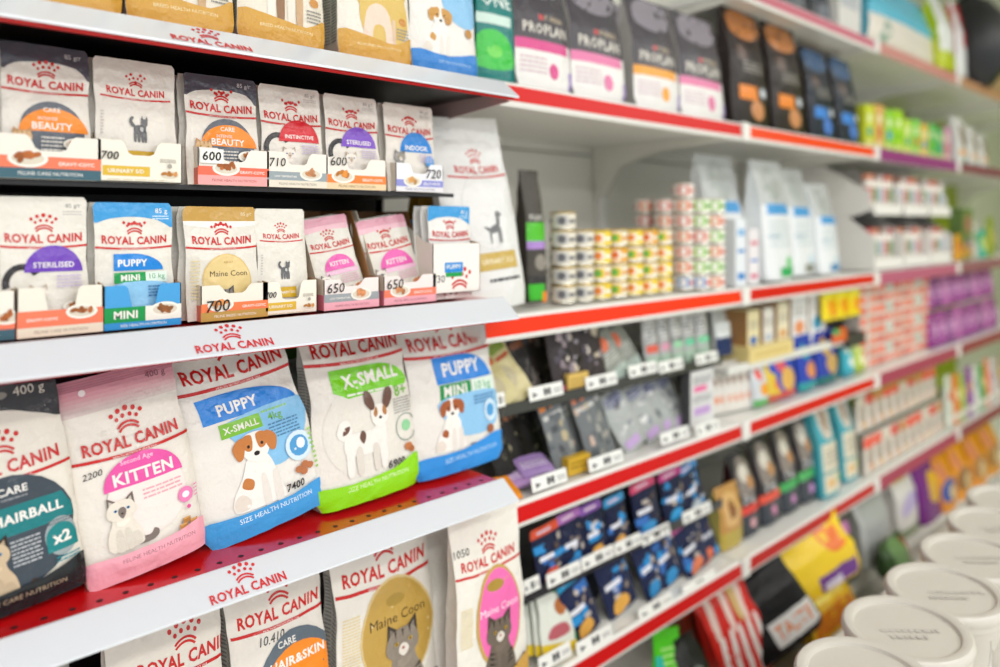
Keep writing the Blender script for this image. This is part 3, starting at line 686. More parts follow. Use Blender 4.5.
def bag_green(a):
    a.brand(.52, .885, .86, lw=1.05, bold=.03, arch=.02, crown=True)
    a.ell(.5, .42, .42, .4, '#e4e0d6')
    a.flag(.2, .645, .99, .775, '#78cf18', f=.55); a.poly([(.2, .65), (.33, .605), (.95, .62), (.99, .65)], '#78cf18'); a.text('X-SMALL', .6, .705, .6, WHT, .035, rot=2); a.text('8+', .88, .59, .14, '#79b93e', .02)
    a.fine(.32, .61, .8, .635, 1, WHT); a.fine(.78, .45, .98, .55, 6, '#8d8c88'); a.arc(.9, .36, .12, .12, .01, 0, 359, '#8b9a90', n=20); a.ell(.9, .37, .05, .05, '#8fce9a', n=10)
    dog_side(a, .48, .17, .45, '#6a4a3c'); a.ell(.9, .24, .045, .035, '#bf7440', n=8); a.ell(.93, .22, .03, .03, '#a9622f', n=8)
    a.text('6900', .75, .17, .18, '#141416', .02, shear=.1)
    a.blob([(-.03, -.03), (-.03, .125), (.3, .12), (.7, .14), (1.03, .19), (1.03, -.03)], '#8fdc12', n=3); a.text('SIZE HEALTH NUTRITION', .56, .1, .6, '#e4f7c0', 0, rot=2)
def bag_minipuppy(a):
    a.brand(.5, .88, .86, lw=1.05, bold=.03, arch=.02, crown=True)
    a.flag(.28, .605, .96, .785, '#157fd8', f=.5); a.text('PUPPY', .6, .695, .46, WHT, .03)
    a.rect(.3, .5, .66, .6, '#12914a'); a.text('MINI', .48, .55, .26, WHT, .03); a.rect(.67, .5, .96, .6, '#e1efe4'); a.text('10 kg', .81, .545, .2, '#63b07c', .01)
    a.blob([(.31, .5), (.96, .5), (.96, .3), (.8, .22), (.5, .24), (.34, .36)], '#8fc4ea'); dog_sit(a, .42, .155, .46, '#a4572a'); a.fine(.68, .42, .94, .49, 3, '#4a7fae')
    a.ell(.87, .36, .08, .1, '#cfe5f4', n=14); a.ell(.87, .36, .05, .06, '#4e9cd4', n=10); a.ell(.85, .23, .045, .04, '#9c5a34', n=8)
    a.text('7300', .66, .145, .15, '#3c3c40', .0)
    a.blob([(-.03, -.03), (-.03, .13), (.5, .14), (1.03, .2), (1.03, -.03)], '#2e90e0', n=3); a.text('SIZE HEALTH NUTRITION', .6, .1, .6, '#b9dbf4', 0, rot=2)
zc = ZR['c']; GB = 'dry food bags on the red third shelf'
px_pack('food_bag', 'dark-topped white bag with teal round label and a brown cat, at the left picture edge', 'bag', GB, 'zip', -66, 90, 1.10, zc, .29, .05, '#e6e0d4', bag_hair, q=3, lean=4, roll=-6)
px_pack('food_bag', 'white and pink bag with a cream kitten and pink half-round label, on the red shelf', 'bag', GB, 'zip', 90, 210, 1.105, zc, .285, .05, '#e8e2d8', bag_kitten, q=3, lean=5, roll=-7.5)
px_pack('food_bag', 'dark bag standing behind the pink kitten bag, only its top showing', 'bag', GB, 'zip', 50, 165, 1.2, zc, .28, .05, '#3b2a38', None, lean=5)
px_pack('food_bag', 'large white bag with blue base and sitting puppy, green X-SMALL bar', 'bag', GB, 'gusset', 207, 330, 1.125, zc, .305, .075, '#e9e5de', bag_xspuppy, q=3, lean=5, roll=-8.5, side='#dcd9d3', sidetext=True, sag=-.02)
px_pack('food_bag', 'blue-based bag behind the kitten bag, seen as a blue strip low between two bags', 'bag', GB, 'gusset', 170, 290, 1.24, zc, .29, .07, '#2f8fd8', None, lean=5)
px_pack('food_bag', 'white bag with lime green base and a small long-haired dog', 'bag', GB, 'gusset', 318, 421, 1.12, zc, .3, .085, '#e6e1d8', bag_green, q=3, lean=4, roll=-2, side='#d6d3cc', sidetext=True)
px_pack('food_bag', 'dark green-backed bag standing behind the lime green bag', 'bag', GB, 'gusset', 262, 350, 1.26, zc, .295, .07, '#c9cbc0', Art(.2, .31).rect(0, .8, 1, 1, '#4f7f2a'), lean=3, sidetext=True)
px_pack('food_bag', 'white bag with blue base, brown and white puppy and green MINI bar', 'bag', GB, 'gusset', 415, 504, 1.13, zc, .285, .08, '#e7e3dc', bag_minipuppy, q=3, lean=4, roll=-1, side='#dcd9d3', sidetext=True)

# ---------------- fourth shelf bags
def bag_plain(a):
    a.brand(.66, .745, .84, lw=1.0)
def bag_skin(a):
    a.brand(.53, .765, .86, lw=1.02); a.text('10.410', .42, .675, .26, '#1c1c20', .0, shear=.25)
    a.ell(.66, .47, .44, .44, '#5d6a75'); a.ell(.68, .44, .42, .38, '#f08a1c'); a.text('CARE', .56, .635, .2, WHT, .02); a.text('HAIR&SKIN', .66, .555, .6, WHT, .03); a.rect(.28, .24, 1, .42, '#5d6a75')
def bag_coon(a):
    a.brand(.52, .765, .86, lw=1.02); a.text('3800', .16, .88, .15, '#1c1c20', .01, shear=.2)
    a.ell(.58, .47, .385, .43, '#d8c089'); a.ell(.58, .47, .365, .41, '#bd9a4a'); a.ell(.56, .62, .1, .045, '#a88a3c', n=12); a.text('Maine Coon', .58, .54, .58, '#4c3a1c', .0)
    a.fine(.04, .34, .2, .62, 20, '#e2cf98'); cat_sit(a, .62, .12, .64, '#8d8376', '#3f362e', tabby=True)
def bag_kcoon(a):
    a.brand(.5, .745, .8, lw=1.02); a.text('1050', .12, .83, .2, '#1c1c20', .0)
    a.ell(.58, .45, .34, .54, '#c7a15c'); a.ell(.59, .45, .31, .5, '#ee6fb0'); a.ell(.54, .615, .13, .06, '#a88a3c', n=12); a.text('Maine Coon', .58, .495, .56, '#fae6f2', .0)
    a.fine(.04, .36, .2, .56, 14, '#e6d6a4'); cat_sit(a, .58, .12, .7, '#6f6459', '#2b2420', ears='#4b423a', tabby=True)
    a.blob([(-.03, -.03), (-.03, .12), (.5, .1), (1.03, .2), (1.03, -.03)], '#c99c4a', n=3)
zd = ZR['d']; GD = 'dry food bags on the lowest white-fascia shelf'
def rb(label, a, b, Y, h, t, col, art, lean=2, roll=0, **kw): px_pack('food_bag', label, 'bag', GD, 'gusset', a, b, Y, zd, h, t, col, art, lean=lean, roll=roll, **kw)
rb('plain white bag with a big red crown, leftmost on the lowest branded shelf', 110, 232, 1.12, .36, .08, '#e4dfd4', bag_plain, q=3, amp=.0006)
rb('white bag with orange and grey round label, second on the lowest branded shelf', 236, 336, 1.12, .37, .08, '#e6e1d7', bag_skin, roll=-1.5, q=3, sidetext=True, side='#d9d6ce')
rb('white bag with gold round label and handwritten 3800, third on the lowest branded shelf', 342, 443, 1.12, .375, .08, '#e8e4da', bag_coon, roll=-1.5, q=3, side='#d9d6ce', sidetext=True)
rb('white bag with pink round label and climbing tabby, rightmost on the lowest branded shelf', 460, 529, 1.05, .37, .05, '#e8e4da', bag_kcoon, lean=1, roll=-1, q=3, side='#cfccc4')
rb('grey bag with small print on its side, behind the pink-label bag', 434, 474, 1.12, .33, .1, '#dcd9d1', None, sidetext=True, side='#e0ddd5')
rb('brown and gold bag deep behind the gold-label bag', 430, 480, 1.33, .36, .06, '#4a3526', Art(.2, .3).rect(0, .5, 1, .7, '#a9762c'), lean=1)
rb('grey bag at the very left behind the plain white bag', -30, 78, 1.2, .3, .08, '#b6b5ad', None, lean=3)

# ---------------- bags on the branded bay's top shelf
def gold_bag(n):
    def f(a):
        a.brand(.5, .78, .8, lw=1.0); a.ell(.55, .5, .4, .46, '#d6b25c')
        if n == 2: a.ell(.6, .3, .35, .42, '#dab963'); a.blob([(.3, .1), (.34, .3), (.5, .36), (.66, .3), (.7, .1), (.62, .1), (.58, .22), (.44, .22), (.4, .1)], '#e9d3c0'); a.rect(.7, .1, .74, .28, '#dcc0a8')
        else:
            for x in (.34, .44, .56, .66): a.blob([(x-.03, .12), (x+.04, .12), (x+.05, .36), (x-.03, .36)], ['#8f6a4a', '#e9e0d2', '#c9a57c', '#efe6da'][int(x*10) % 4])
        a.ell(.86, .28, .06, .05, '#c98a3c', n=10); a.fine(.76, .16, .95, .24, 4, '#8f8b84')
        a.blob([(-.03, -.03), (-.03, .17), (.4, .15), (.75, .13), (1.03, .19), (1.03, -.03)], '#d2a03e', n=3); a.text(['BREED', 'BREED', 'FELINE BREED'][n]+(' HEALTH NUTRITION'), .52, .1, .6, '#f3e4b4', 0)
    return f
def blue_bag(a):
    a.brand(.5, .8, .8); a.blob([(.4, .7), (.98, .7), (.98, .36), (.6, .36), (.42, .5)], '#8cc2e8'); dog_sit(a, .4, .13, .6, '#c99444')
    a.ell(.5, .35, .05, .05, '#b9843c', n=8); a.ell(.85, .3, .06, .06, '#b9843c', n=8)
    a.blob([(-.03, -.03), (-.03, .14), (.5, .12), (1.03, .16), (1.03, -.03)], '#2c83d2', n=3); a.text('SIZE HEALTH NUTRITION', .6, .08, .5, '#b9dbf4', 0)
za = ZR['a']; GA = 'bags on the top white-fascia shelf'
for i, (a, b, n, c, lab) in enumerate([(18, 124, 0, '#e8e0cf', 'gold-based bag nearest the left on the top branded shelf'), (127, 236, 1, '#e8e0cf', 'gold-based white bag with dog legs, second on the top branded shelf'), (238, 326, 1, '#e8e0cf', 'gold-based white bag with a standing dog, third on the top branded shelf'),
    (340, 413, 2, '#ece6da', 'gold-based bag with a hairless cat on a gold disc, on the top branded shelf'), (413, 479, 3, '#ece8e2', 'blue-based bag with a spotted puppy at the right end of the top branded shelf')]):
    px_pack('food_bag', lab, 'bag', GA, 'gusset', a, b, 1.09, za, .29, .08, c, blue_bag if n == 3 else gold_bag(n), lean=2, roll=[0, -1, 1, 0, 0][i], sidetext=True, side='#c9c9b8')

# ---------------- big white bag standing in the grey bay next to the branded one
def bag_urin(a):
    a.brand(.55, .72, .62, lw=.84); dog_line(a, .58, .34, .34); a.rect(.28, .2, .84, .29, '#c9ab5a'); a.text('URINARY S/O', .56, .245, .46, '#f0e8cc', .01); a.fine(.4, .13, .86, .165, 1, '#55555a')
    a.arc(.5, .5, .3, .4, .004, 60, 300, '#c9c9c6', n=20)
px_pack('food_bag', "tall white bag with line-drawn dog and gold bar, at the two bays' joint", 'bag', 'bags at the bay joint', 'zip', 463, 534, 1.13, -.19, .41, .08, '#e6e6e4', bag_urin, lean=6, roll=-4, fold=.0, sag=-.01, side='#d8d8d4')
px_pack('food_bag', 'olive gold foil bag behind the tall plain white bag', 'bag', 'bags at the bay joint', 'gusset', 425, 480, 1.25, -.19, .33, .08, '#8a6c1e', Art(.2, .33).rect(0, 0, 1, .2, '#d9b61e'), lean=3)
# ================================================================== GREY BAYS: products
def SC(spec):
    def f(a):
        for s in spec:
            k = s[0]
            if k == 'r': a.rect(*s[1:])
            elif k == 'e': a.ell(*s[1:5], s[5], n=14)
            elif k == 't': a.text(s[1], s[2], s[3], s[4], s[5], .02, res=1)
            elif k == 'b': a.blob(s[1], s[2], n=3)
            elif k == 'f': a.fine(*s[1:])
    return f
def put(label, cat, grp, sty, pxl, pxr, Y, zb, h, t, col, spec, **kw):
    kw.setdefault('q', 1)
    nm = {'pouch': 'treat_pouch', 'zip': 'food_bag', 'gusset': 'food_bag', 'box': 'product_box'}[sty]
    nm = kw.pop('name', nm)
    return px_pack(nm, label, cat, grp, sty, pxl, pxr, Y, zb, h, t, col, SC(spec) if spec else None, **kw)
def hpx(px, pyt, pyb, Y): return Zat(px, pyt, Y)-Zat(px, pyb, Y)

# ---- price tags clipped to rails
TAGN = {}
def tag(pxl, pxr, pyb, Y, where):
    x0, x1 = Xat(pxl, Y), Xat(pxr, Y); w = x1-x0; h = .03; k = TAGN.get(where, 0); TAGN[where] = k+1
    z = Zat((pxl+pxr)/2, pyb, Y)
    o = empty('price_tag', ((x0+x1)/2, Y, z), f'{ORD[k]} white price tag from the left {where}', 'price tag', 'white price tags on the shelf edges', (R(-12), 0, 0))
    MB().box(-w/2, w/2, 0, .002, 0, h, .0008).ob('tag_plate', mat('tag_plastic', '#efefea', .3, coat=.3), o)
    a = Art(w, h); a.poly([(.1, .2), (.1, .6), (.26, .42)], '#55555a'); a.rect(.42, .22, .5, .74, '#2c2c30'); a.rect(.54, .22, .62, .74, '#2c2c30'); a.rect(.44, .44, .6, .56, '#2c2c30'); a.fine(.7, .25, .94, .65, 2, '#8a8a8c')
    a.build([], [], lambda x, y, O: Vector((-w/2+x*w, -O, y*h)), 'printed_marks', INK_CARD, o)
    return o

# ---- inner tier shelves of bay 1
def tier(label, x0, x1, z, y0=1.165, col='#2a2c28'):
    r = empty('display_ledge', (x0, y0, z+HC), label, 'shelf')
    MB().box(0, x1-x0, 0, .42, -.012, 0, .001).ob('ledge_plate', mat('acrylic_'+col.strip('#'), col, .2, coat=.5), r)
    MB().box(0, x1-x0, -.006, 0, -.014, .012, .001).ob('ledge_lip', mat('lip_'+col.strip('#'), col, .2, coat=.3), r)
    return r
tier('dark raised ledge above the orange-railed shelf treats, upper tier', .985, 1.97, -.405)
tier('dark raised ledge among the navy pouches, upper tier', .985, 1.97, -.83, col='#22242a')

for a, b, y in [(496, 506, 407), (530, 564, 398), (587, 618, 387), (630, 658, 375), (660, 684, 371), (697, 719, 363)]: tag(a, b, y, 1.155, 'on the upper dark ledge')
for a, b, y in [(533, 568, 487), (590, 624, 467), (662, 690, 441), (697, 720, 433)]: tag(a, b, y, 1.118, 'along the shelf of grey pouches')
for a, b, y in [(525, 541, 592), (548, 582, 581), (583, 615, 564), (616, 642, 550), (643, 671, 540), (684, 712, 518)]: tag(a, b, y, 1.155, 'on the navy pouch ledge')
for a, b, y in [(540, 572, 664), (578, 613, 647), (640, 673, 613), (684, 716, 589)]: tag(a, b, y, 1.118, 'along the lowest treat shelf')

# ---- shelf a (upper) of bay 1: teal bag, dark/white bags
ONE = [('r', 0, 0, 1, 1, '#127c78'), ('r', 0, .86, 1, 1, '#0e6e6c'), ('t', 'ONE', .5, .66, .8, '#e9f2ee'), ('r', .0, .46, .85, .54, '#cfe6dc'), ('b', [(0, .12), (0, .36), (.4, .42), (.8, .34), (.9, .14)], '#3fc24a'), ('e', .4, .25, .2, .12, '#74d65a')]
def PP(acc, sub='#e8c8d4'):
    return [('r', 0, 0, 1, .36, '#ece9e6'), ('r', 0, .36, 1, 1, '#47434a'), ('b', [(.3, .98), (.1, .8), (.4, .7), (.85, .74), (.95, .95)], '#8d8790'), ('r', .4, .52, .48, .56, '#c84a4a'), ('t', 'PURINA', .68, .54, .34, '#b9a88a'), ('t', 'PROPLAN', .52, .45, .8, '#ddd7cc'),
            ('r', 0, .28, .92, .36, acc), ('f', .06, .1, .5, .24, 4, '#d3b9c0'), ('e', .62, .14, .09, .1, acc), ('r', .93, .02, 1, .16, '#a98fd0')]
GA1 = 'bags on the upper red-railed shelf'
put('teal bag with ONE in white letters and green band, first past the white fascia', 'bag', GA1, 'gusset', 478, 517, 1.15, .29, .27, .07, '#127c78', ONE)
for i, (a, b, acc, wh, dy) in enumerate([(518, 574, '#d8488c', 'with magenta bar, beside the teal bag', .0), (574, 628, '#e27aa8', 'with pink bar, second past the teal bag', .0), (637, 682, '#f0a43a', 'with orange bar', .0), (683, 727, '#e27fa8', 'with pink bar, farthest before the bay joint', .0)]):
    put('grey and white bag '+wh, 'bag', GA1, 'gusset', a, b, 1.14, .29, .30, .08, '#8e8a90', PP(acc), side='#b9b6b2', lean=3)
for i, (a, b) in enumerate([(540, 600), (600, 652), (645, 700), (700, 735)]):
    put(f'dark grey bag in the row behind, {ORD[i]} from the teal bag', 'bag', GA1, 'gusset', a, b, 1.28, .29, .33, .08, '#6d6870', [('b', [(.1, .98), (.05, .6), (.5, .5), (.9, .6), (.95, .96)], '#9a949c')], lean=2, q=0)
for i, (a, b, bl) in enumerate([(735, 772, 0), (775, 808, 0), (811, 832, 0), (812, 838, 1), (840, 862, 1)]):
    acc = '#e8862c' if not bl else '#3f86d8'
    lab = [f'black bag with orange badge, {ORD[i]} past the bay joint', f'black bag with blue badge, {ORD[i-3]} of two'][bl]
    put(lab, 'bag', GA1, 'gusset', a, b, 1.15+(.1 if i == 2 else 0), .29, .372-(.04 if bl else 0), .08, '#241a18' if not bl else '#1d2430',
        [('b', [(.2, .98), (.1, .8), (.5, .74), (.9, .8), (.9, .96)], '#b8743a' if not bl else '#3a5a80'), ('e', .3, .62, .14, .12, '#5d4a44'), ('r', .15, .22, .62, .34, acc), ('e', .6, .14, .18, .14, '#c98a5a' if not bl else '#4d7fd0'), ('e', .78, .3, .08, .07, '#cfd6dc'), ('f', .3, .45, .8, .55, 3, '#a09a94')], lean=3, side='#3a3230')
GG = 'upright cartons on the purple rail'
cols = ['#c8d22c', '#d9a860', '#8fd03a', '#a4d820', '#b9d84a', '#7ecf55', '#e0b850', '#52b45c', '#4fae5a', '#d08ab0']
xx = 864
for i, c in enumerate(cols):
    w_ = 10.2-.35*i
    put(f'{ORD[i]} slim upright carton from the left, on the purple rail shelf', 'carton', GG, 'box', xx, xx+w_-.6, 1.16, .288, .175-(.02 if i > 3 else 0)+.01*(i % 2), .06, c, [('e', .5, .7, .2, .2, '#e9efc0'), ('e', .5, .4, .26, .2, ['#4aa08a', '#c87840', '#3f9ac0', '#6fc02a'][i % 4]), ('r', .1, .1, .9, .18, '#e8d8a0')])
    xx += w_
GW = 'white bags beyond the green cartons'
for i, (a, b) in enumerate([(957, 969), (970, 980), (981, 990)]):
    put(f'{ORD[i]} white bag with orange bar beyond the green cartons', 'bag', GW, 'gusset', a, b, 1.15, .288, .24-.03*i, .07, '#d9d8d6', [('r', .2, .2, .8, .3, '#e8a050'), ('e', .6, .6, .25, .3, '#7a5a48'), ('r', .5, .05, 1, .12, '#4fa08a')], q=0)
# ---- top shelf
GTp = 'goods on the highest shelf'
put('black and dark bag at the near end of the highest shelf', 'bag', GTp, 'gusset', 775, 812, 1.18, .70, .2, .09, '#2e3238', [('e', .5, .3, .3, .2, '#5a5f66')], q=0)
put('second dark bag on the highest shelf, beside a white card', 'bag', GTp, 'gusset', 813, 836, 1.18, .70, .2, .09, '#33373e', [('e', .5, .3, .3, .2, '#6a7078')], q=0)
put('white card-faced pack between dark bag and the big cream sack', 'box', GTp, 'box', 838, 860, 1.15, .70, .2, .04, '#dcdad4', [('r', .1, .5, .9, .9, '#b9bcc0')])
put('big cream sack with cyan top on the highest shelf', 'bag', GTp, 'gusset', 872, 938, 1.13, .70, .3, .16, '#e3dccf', [('r', 0, .42, 1, 1, '#4fb8d4'), ('e', .2, .25, .05, .05, '#9ab0a0'), ('e', .14, .12, .04, .04, '#9ab0a0')], side='#4fa8c4', amp=.004)
put('lime and white sack beside the cream sack', 'bag', GTp, 'gusset', 942, 957, 1.1, .70, .34, .14, '#b6c41c', [('r', 0, .25, .8, 1, '#dfe2dc')], side='#c4d01e', amp=.004)
put('white folded sack with red top in front of the black bag', 'bag', GTp, 'gusset', 958, 968, 1.1, .70, .36, .1, '#dedede', [('r', .5, .4, 1, 1, '#c81c24')], side='#c81c24')
def black_bag():
    r = empty('black_sack', (4.42, 1.17, ZS['top']+HC), 'bulging black sack at the end of the highest shelf', 'bag', GTp)
    MB().lathe([(.0, 0), (.1, .0), (.16, .08), (.17, .2), (.15, .36), (.09, .44), (.0, .45)], 28).ob('sack_body', mat('black_film', '#17181a', .4, bump=.5, bscale=20), r, True)
    MB().lathe([(.0, .45), (.05, .45), (.06, .52), (.04, .5), (.0, .46)], 20).ob('tied_top', mat('black_film', '#17181a'), r, True)
black_bag()
def basket():
    r = empty('wicker_basket', (5.0, 1.3, ZS['top']+HC), 'pale woven wicker basket at the right picture edge on the highest shelf', 'basket', GTp)
    WK = mat('wicker', '#d3b680', .6, var=.3, bscale=80)
    for k in range(11):
        z = .015+k*.024; rr = .17+.05*k/10; MB().lathe([(rr-.007, z), (rr, z-.011), (rr+.007, z), (rr, z+.011), (rr-.007, z)], 40).ob('woven_band', WK, r, True)
    MB().cyl((0, 0), .17, 0, .01, 32).ob('base', WK, r)
    for k in range(24):
        t = k*math.pi/12; a = Vector((.178*math.cos(t), .178*math.sin(t), 0)); b = Vector((.228*math.cos(t), .228*math.sin(t), .27)); m = MB()
        m.add([a+Vector((.006, 0, 0)), a+Vector((-.003, .005, 0)), a+Vector((-.003, -.005, 0)), b+Vector((.006, 0, 0)), b+Vector((-.003, .005, 0)), b+Vector((-.003, -.005, 0))], [(0, 1, 2), (3, 5, 4), (0, 3, 4, 1), (1, 4, 5, 2), (2, 5, 3, 0)]); m.ob('stake', WK, r)
basket()

# ---- shelf b of bay 1: tins
def can(label, grp, X, Y, z, band, lidc='#d9b85a', h=.042, r=.0315, spots=None):
    o = empty('food_tin', (X, Y, z+HC), label, 'tin', grp)
    k = ('can', h, lidc)
    if k not in _tx:
        ml = MB().lathe([(0, h-.002), (r-.003, h-.002), (r-.002, h), (r, h), (r+.0008, h-.0015), (r, h-.003), (r-.001, h-.004)], 24).me('lid')
        ml.materials.append(mat('tin_lid_'+lidc.strip('#'), lidc, .25, metal=.8)); ml.polygons.foreach_set('use_smooth', [True]*len(ml.polygons)); ml.set_sharp_from_angle(angle=R(40))
        mb_ = MB().lathe([(0, 0), (r-.002, 0), (r, .001), (r-.001, .003), (r-.001, h-.004)], 24).me('tin_body'); mb_.materials.append(mat('tin_metal', '#d8d4c8', .25, metal=.7))
        mb_.polygons.foreach_set('use_smooth', [True]*len(mb_.polygons)); mb_.set_sharp_from_angle(angle=R(40)); _tx[k] = (ml, mb_)
    ml, mb_ = _tx[k]; link('lid', ml, None, o); link('tin_body', mb_, None, o)
    kb = ('band', h, band)
    if kb not in _tx:
        vs = []; n = 24
        a = Art(2*math.pi*r, h-.008)
        a.rect(0, 0, 1, 1, band[0])
        for q in range(3):
            x0 = .03+q*.333+.16; a.rect(x0, .15, x0+.16, .85, band[1]); a.ell(x0+.08, .5, .05, .05, band[2], n=10); a.rect(x0+.17, .35, x0+.27, .6, band[3]); 
        oo = a.build([i/n for i in range(1, n)], [], lambda x, y, O: Vector(((r-.0006+O)*math.cos(x*2*math.pi), (r-.0006+O)*math.sin(x*2*math.pi), .004+y*(h-.008))), 'paper_label', INK_CARD, o)
        _tx[kb] = oo.data
    else: link('paper_label', _tx[kb], None, o)
    return o
BG = [('#e2dccb', '#c7c6c2', '#6a696d', '#7a797d'), ('#f0d23c', '#f6f0e0', '#e8842c', '#f8f8f0'), ('#eee6d0', '#f2c832', '#6fb04a', '#e0a040'), ('#e6a636', '#f5efdf', '#d86a2a', '#f5efdf')]
zb = -.192
GC = 'gold-rimmed tins on the orange-railed shelf'
for c in range(7):
    X = Xat(563, 1.2)+c*.0665
    for l in range(4 if c else 5):
        b = BG[0] if c < 2 else BG[[1, 2, 1, 3][(c+l*2) % 4] if (c+l) % 3 else 2]
        if l == 0 and c > 3: b = BG[1]
        can(f'gold-rimmed tin, {ORD[l]} up in the {ORD[c]} column from the left', GC, X, 1.2, zb+l*.0435, b)
PK = [('#eadfd8', '#d8664e', '#f3ece6', '#dca090'), ('#efe6de', '#e8742c', '#e9e0d2', '#c85040'), ('#e9eedc', '#8cc63a', '#f3f3ea', '#5a9a3a'), ('#e8e6e2', '#3f86c8', '#f3ece6', '#d84a4a')]
GP2 = 'tall stacks of pale tins'
for c, (px, Y, n) in enumerate([(645, 1.32, 6), (664, 1.25, 6), (683, 1.2, 7), (699, 1.17, 6)]):
    X = Xat(px, Y)
    for l in range(n):
        b = PK[2] if (c == 3 and l % 3 != 0) else PK[(l+c) % 2] if l else PK[3]
        can(f'white-lidded tin, {ORD[l]} up in the {ORD[c]} tall stack past the gold tins', GP2, X, Y, zb+l*.0435, b, lidc='#cfcabd')
X = Xat(714, 1.15)
for l in range(6): can(f'green-banded tin, {ORD[l]} up in the last stack before the silver bags', GP2, X, 1.15, zb+l*.0435, PK[2] if l % 2 else PK[1], lidc='#cfcabd')
# dark bag with green labels beside the tall white bag
put('narrow dark bag with green and lilac labels beside the tall plain white bag', 'bag', 'bags at the bay joint', 'gusset', 530, 549, 1.2, -.19, .31, .06, '#4a4640',
    [('r', 0, .46, 1, .6, '#55c030'), ('t', 'PLAN', .5, .64, .7, '#cfcfc8'), ('r', 0, .4, 1, .46, '#b08ad0'), ('e', .6, .3, .3, .3, '#8f897e'), ('r', 0, .14, 1, .2, '#2e2c2a'), ('r', 0, .02, .7, .14, '#3fb82a'), ('r', .6, 0, 1, .08, '#f08a2a')], lean=2)
# silver/white tall bags in bay 2
GS = 'tall silver-topped bags with blue lettering'
for i, (a, b, h, Y) in enumerate([(712, 750, .40, 1.2), (768, 797, .39, 1.14), (795, 818, .38, 1.18), (822, 842, .33, 1.16)]):
    put(f'silver-topped white bag with blue lettering, {ORD[i]} from the stacks of tins', 'bag', GS, 'gusset', a, b, Y, -.192, h, .1, '#e6e9ea',
        [('r', 0, .62, 1, 1, '#b9bdbb'), ('e', .5, .8, .3, .3, '#a7aca8'), ('r', .12, .54, .86, .63, '#4a9ad4'), ('r', .1, .35, .5, .37, '#b9c8d0'), ('f', .15, .26, .8, .5, 5, '#c9d6dc'), ('r', .4, .02, .9, .1, ['#3f7fc8', '#2fa860', '#8a8a80', '#4a86b8'][i]), ('e', .7, .14, .12, .1, '#7ed08a' if i == 1 else '#c9dbe6')], lean=3, side='#eef2f3')
put('slim white and blue striped carton before the silver bags', 'carton', GS, 'box', 735, 745, 1.13, -.192, .2, .05, '#e4e9ee', [('r', .2, .1, .9, .2, '#3f86c8'), ('r', .2, .5, .9, .55, '#3f86c8'), ('r', .2, .75, .9, .85, '#8ab8e0')])
put('slim pale carton with pink and blue dashes before the silver bags', 'carton', GS, 'box', 748, 758, 1.15, -.192, .17, .05, '#e9e4e6', [('r', .2, .1, .9, .18, '#d86a8a'), ('r', .2, .4, .9, .45, '#5a86c8'), ('r', .2, .7, .9, .78, '#d88a9a')])
# white two-tier counter display with jars
def jar_display(x0, x1, label, nm, dark=True):
    r = empty('counter_display', (x0, 1.12, -.192+HC), label, 'display stand')
    w = x1-x0; M = card('#ebe8e2'); 
    sp = [(0, 0), (.3, 0), (.3, .42), (.2, .42), (.02, .31), (.02, .235), (.1, .21), (.0, .13)]
    for x in (0, w-.004): MB().prism(sp, 'x', x, x+.004).ob('side_panel', M, r)
    for z in (.035, .25): MB().box(.004, w-.004, .01, .3, z-.01, z).ob('tray_floor', M, r); MB().box(.004, w-.004, .004, .01, z-.03, z+.012).ob('tray_front', M, r)
    MB().box(.004, w-.004, .29, .3, 0, .42).ob('back_panel', M, r)
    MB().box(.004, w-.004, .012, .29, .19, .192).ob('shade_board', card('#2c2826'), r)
    return r
for di, (xa, xb, lab) in enumerate([(3.02, 3.32, 'white two-tier counter display with a plain slanted side, right of the silver bags'), (3.34, 3.64, 'second white two-tier display of small jars'), (3.66, 3.95, 'third white two-tier display of small jars, near the green items')]):
    jar_display(xa, xb, lab, di)
    n = int((xb-xa-.03)/.052)
    for t_, z in enumerate((.035, .25)):
        for k in range(n):
            X = xa+.036+k*.052; o = empty('small_jar', (X, 1.165, -.192+HC+z+.0005), f'{ORD[k]} small white jar from the left on the {"upper" if t_ else "lower"} tier of the {ORD[di]} white display', 'jar', 'small jars in the white displays')
            MB().lathe([(0, 0), (.021, 0), (.0225, .003), (.0225, .095), (.019, .105), (.019, .112)], 14).ob('jar_body', mat('jar_white', '#e5ded4', .3, coat=.3), o, True)
            MB().lathe([(.0205, .108), (.0205, .132), (.0, .132)], 14).ob('lid', mat(['jar_red', 'jar_orange', 'jar_brown', 'jar_grey'][(k+t_+di) % 4], ['#b23a34', '#d08a6a', '#8a5a4a', '#b9b4ae'][(k+t_+di) % 4], .4), o, True)
            m = MB(); m.cyl((0, 0), .0228, .025, .08, 14, cap=False); m.ob('label_band', mat(['jar_l1', 'jar_l2', 'jar_l3'][(k*2+di) % 3], ['#c98a80', '#b9c0cc', '#7f9a70'][(k*2+di) % 3], .4), o, True)
put('green and brown mixed carton at the far right end of the middle shelf', 'carton', 'far cartons', 'box', 962, 972, 1.15, -.192, .26, .06, '#5f7a3c', [('e', .5, .7, .3, .3, '#a06a58'), ('r', .1, .1, .9, .3, '#e0a83a')])
for i, (c, c2, h) in enumerate([('#e0a030', '#c85a4a', .13), ('#b98a40', '#7a5a8a', .17), ('#c9c4bc', '#4a8a50', .2), ('#2fae96', '#d8d870', .15), ('#8a9a3c', '#c8c050', .22)]):
    put(f'{ORD[i]} small bright pack at the far end of the middle shelf', 'pack', 'far cartons', 'pouch', 958+i*8, 965+i*8, 1.14, -.192, h, .04, c, [('e', .5, .5, .3, .3, c2)], q=0)

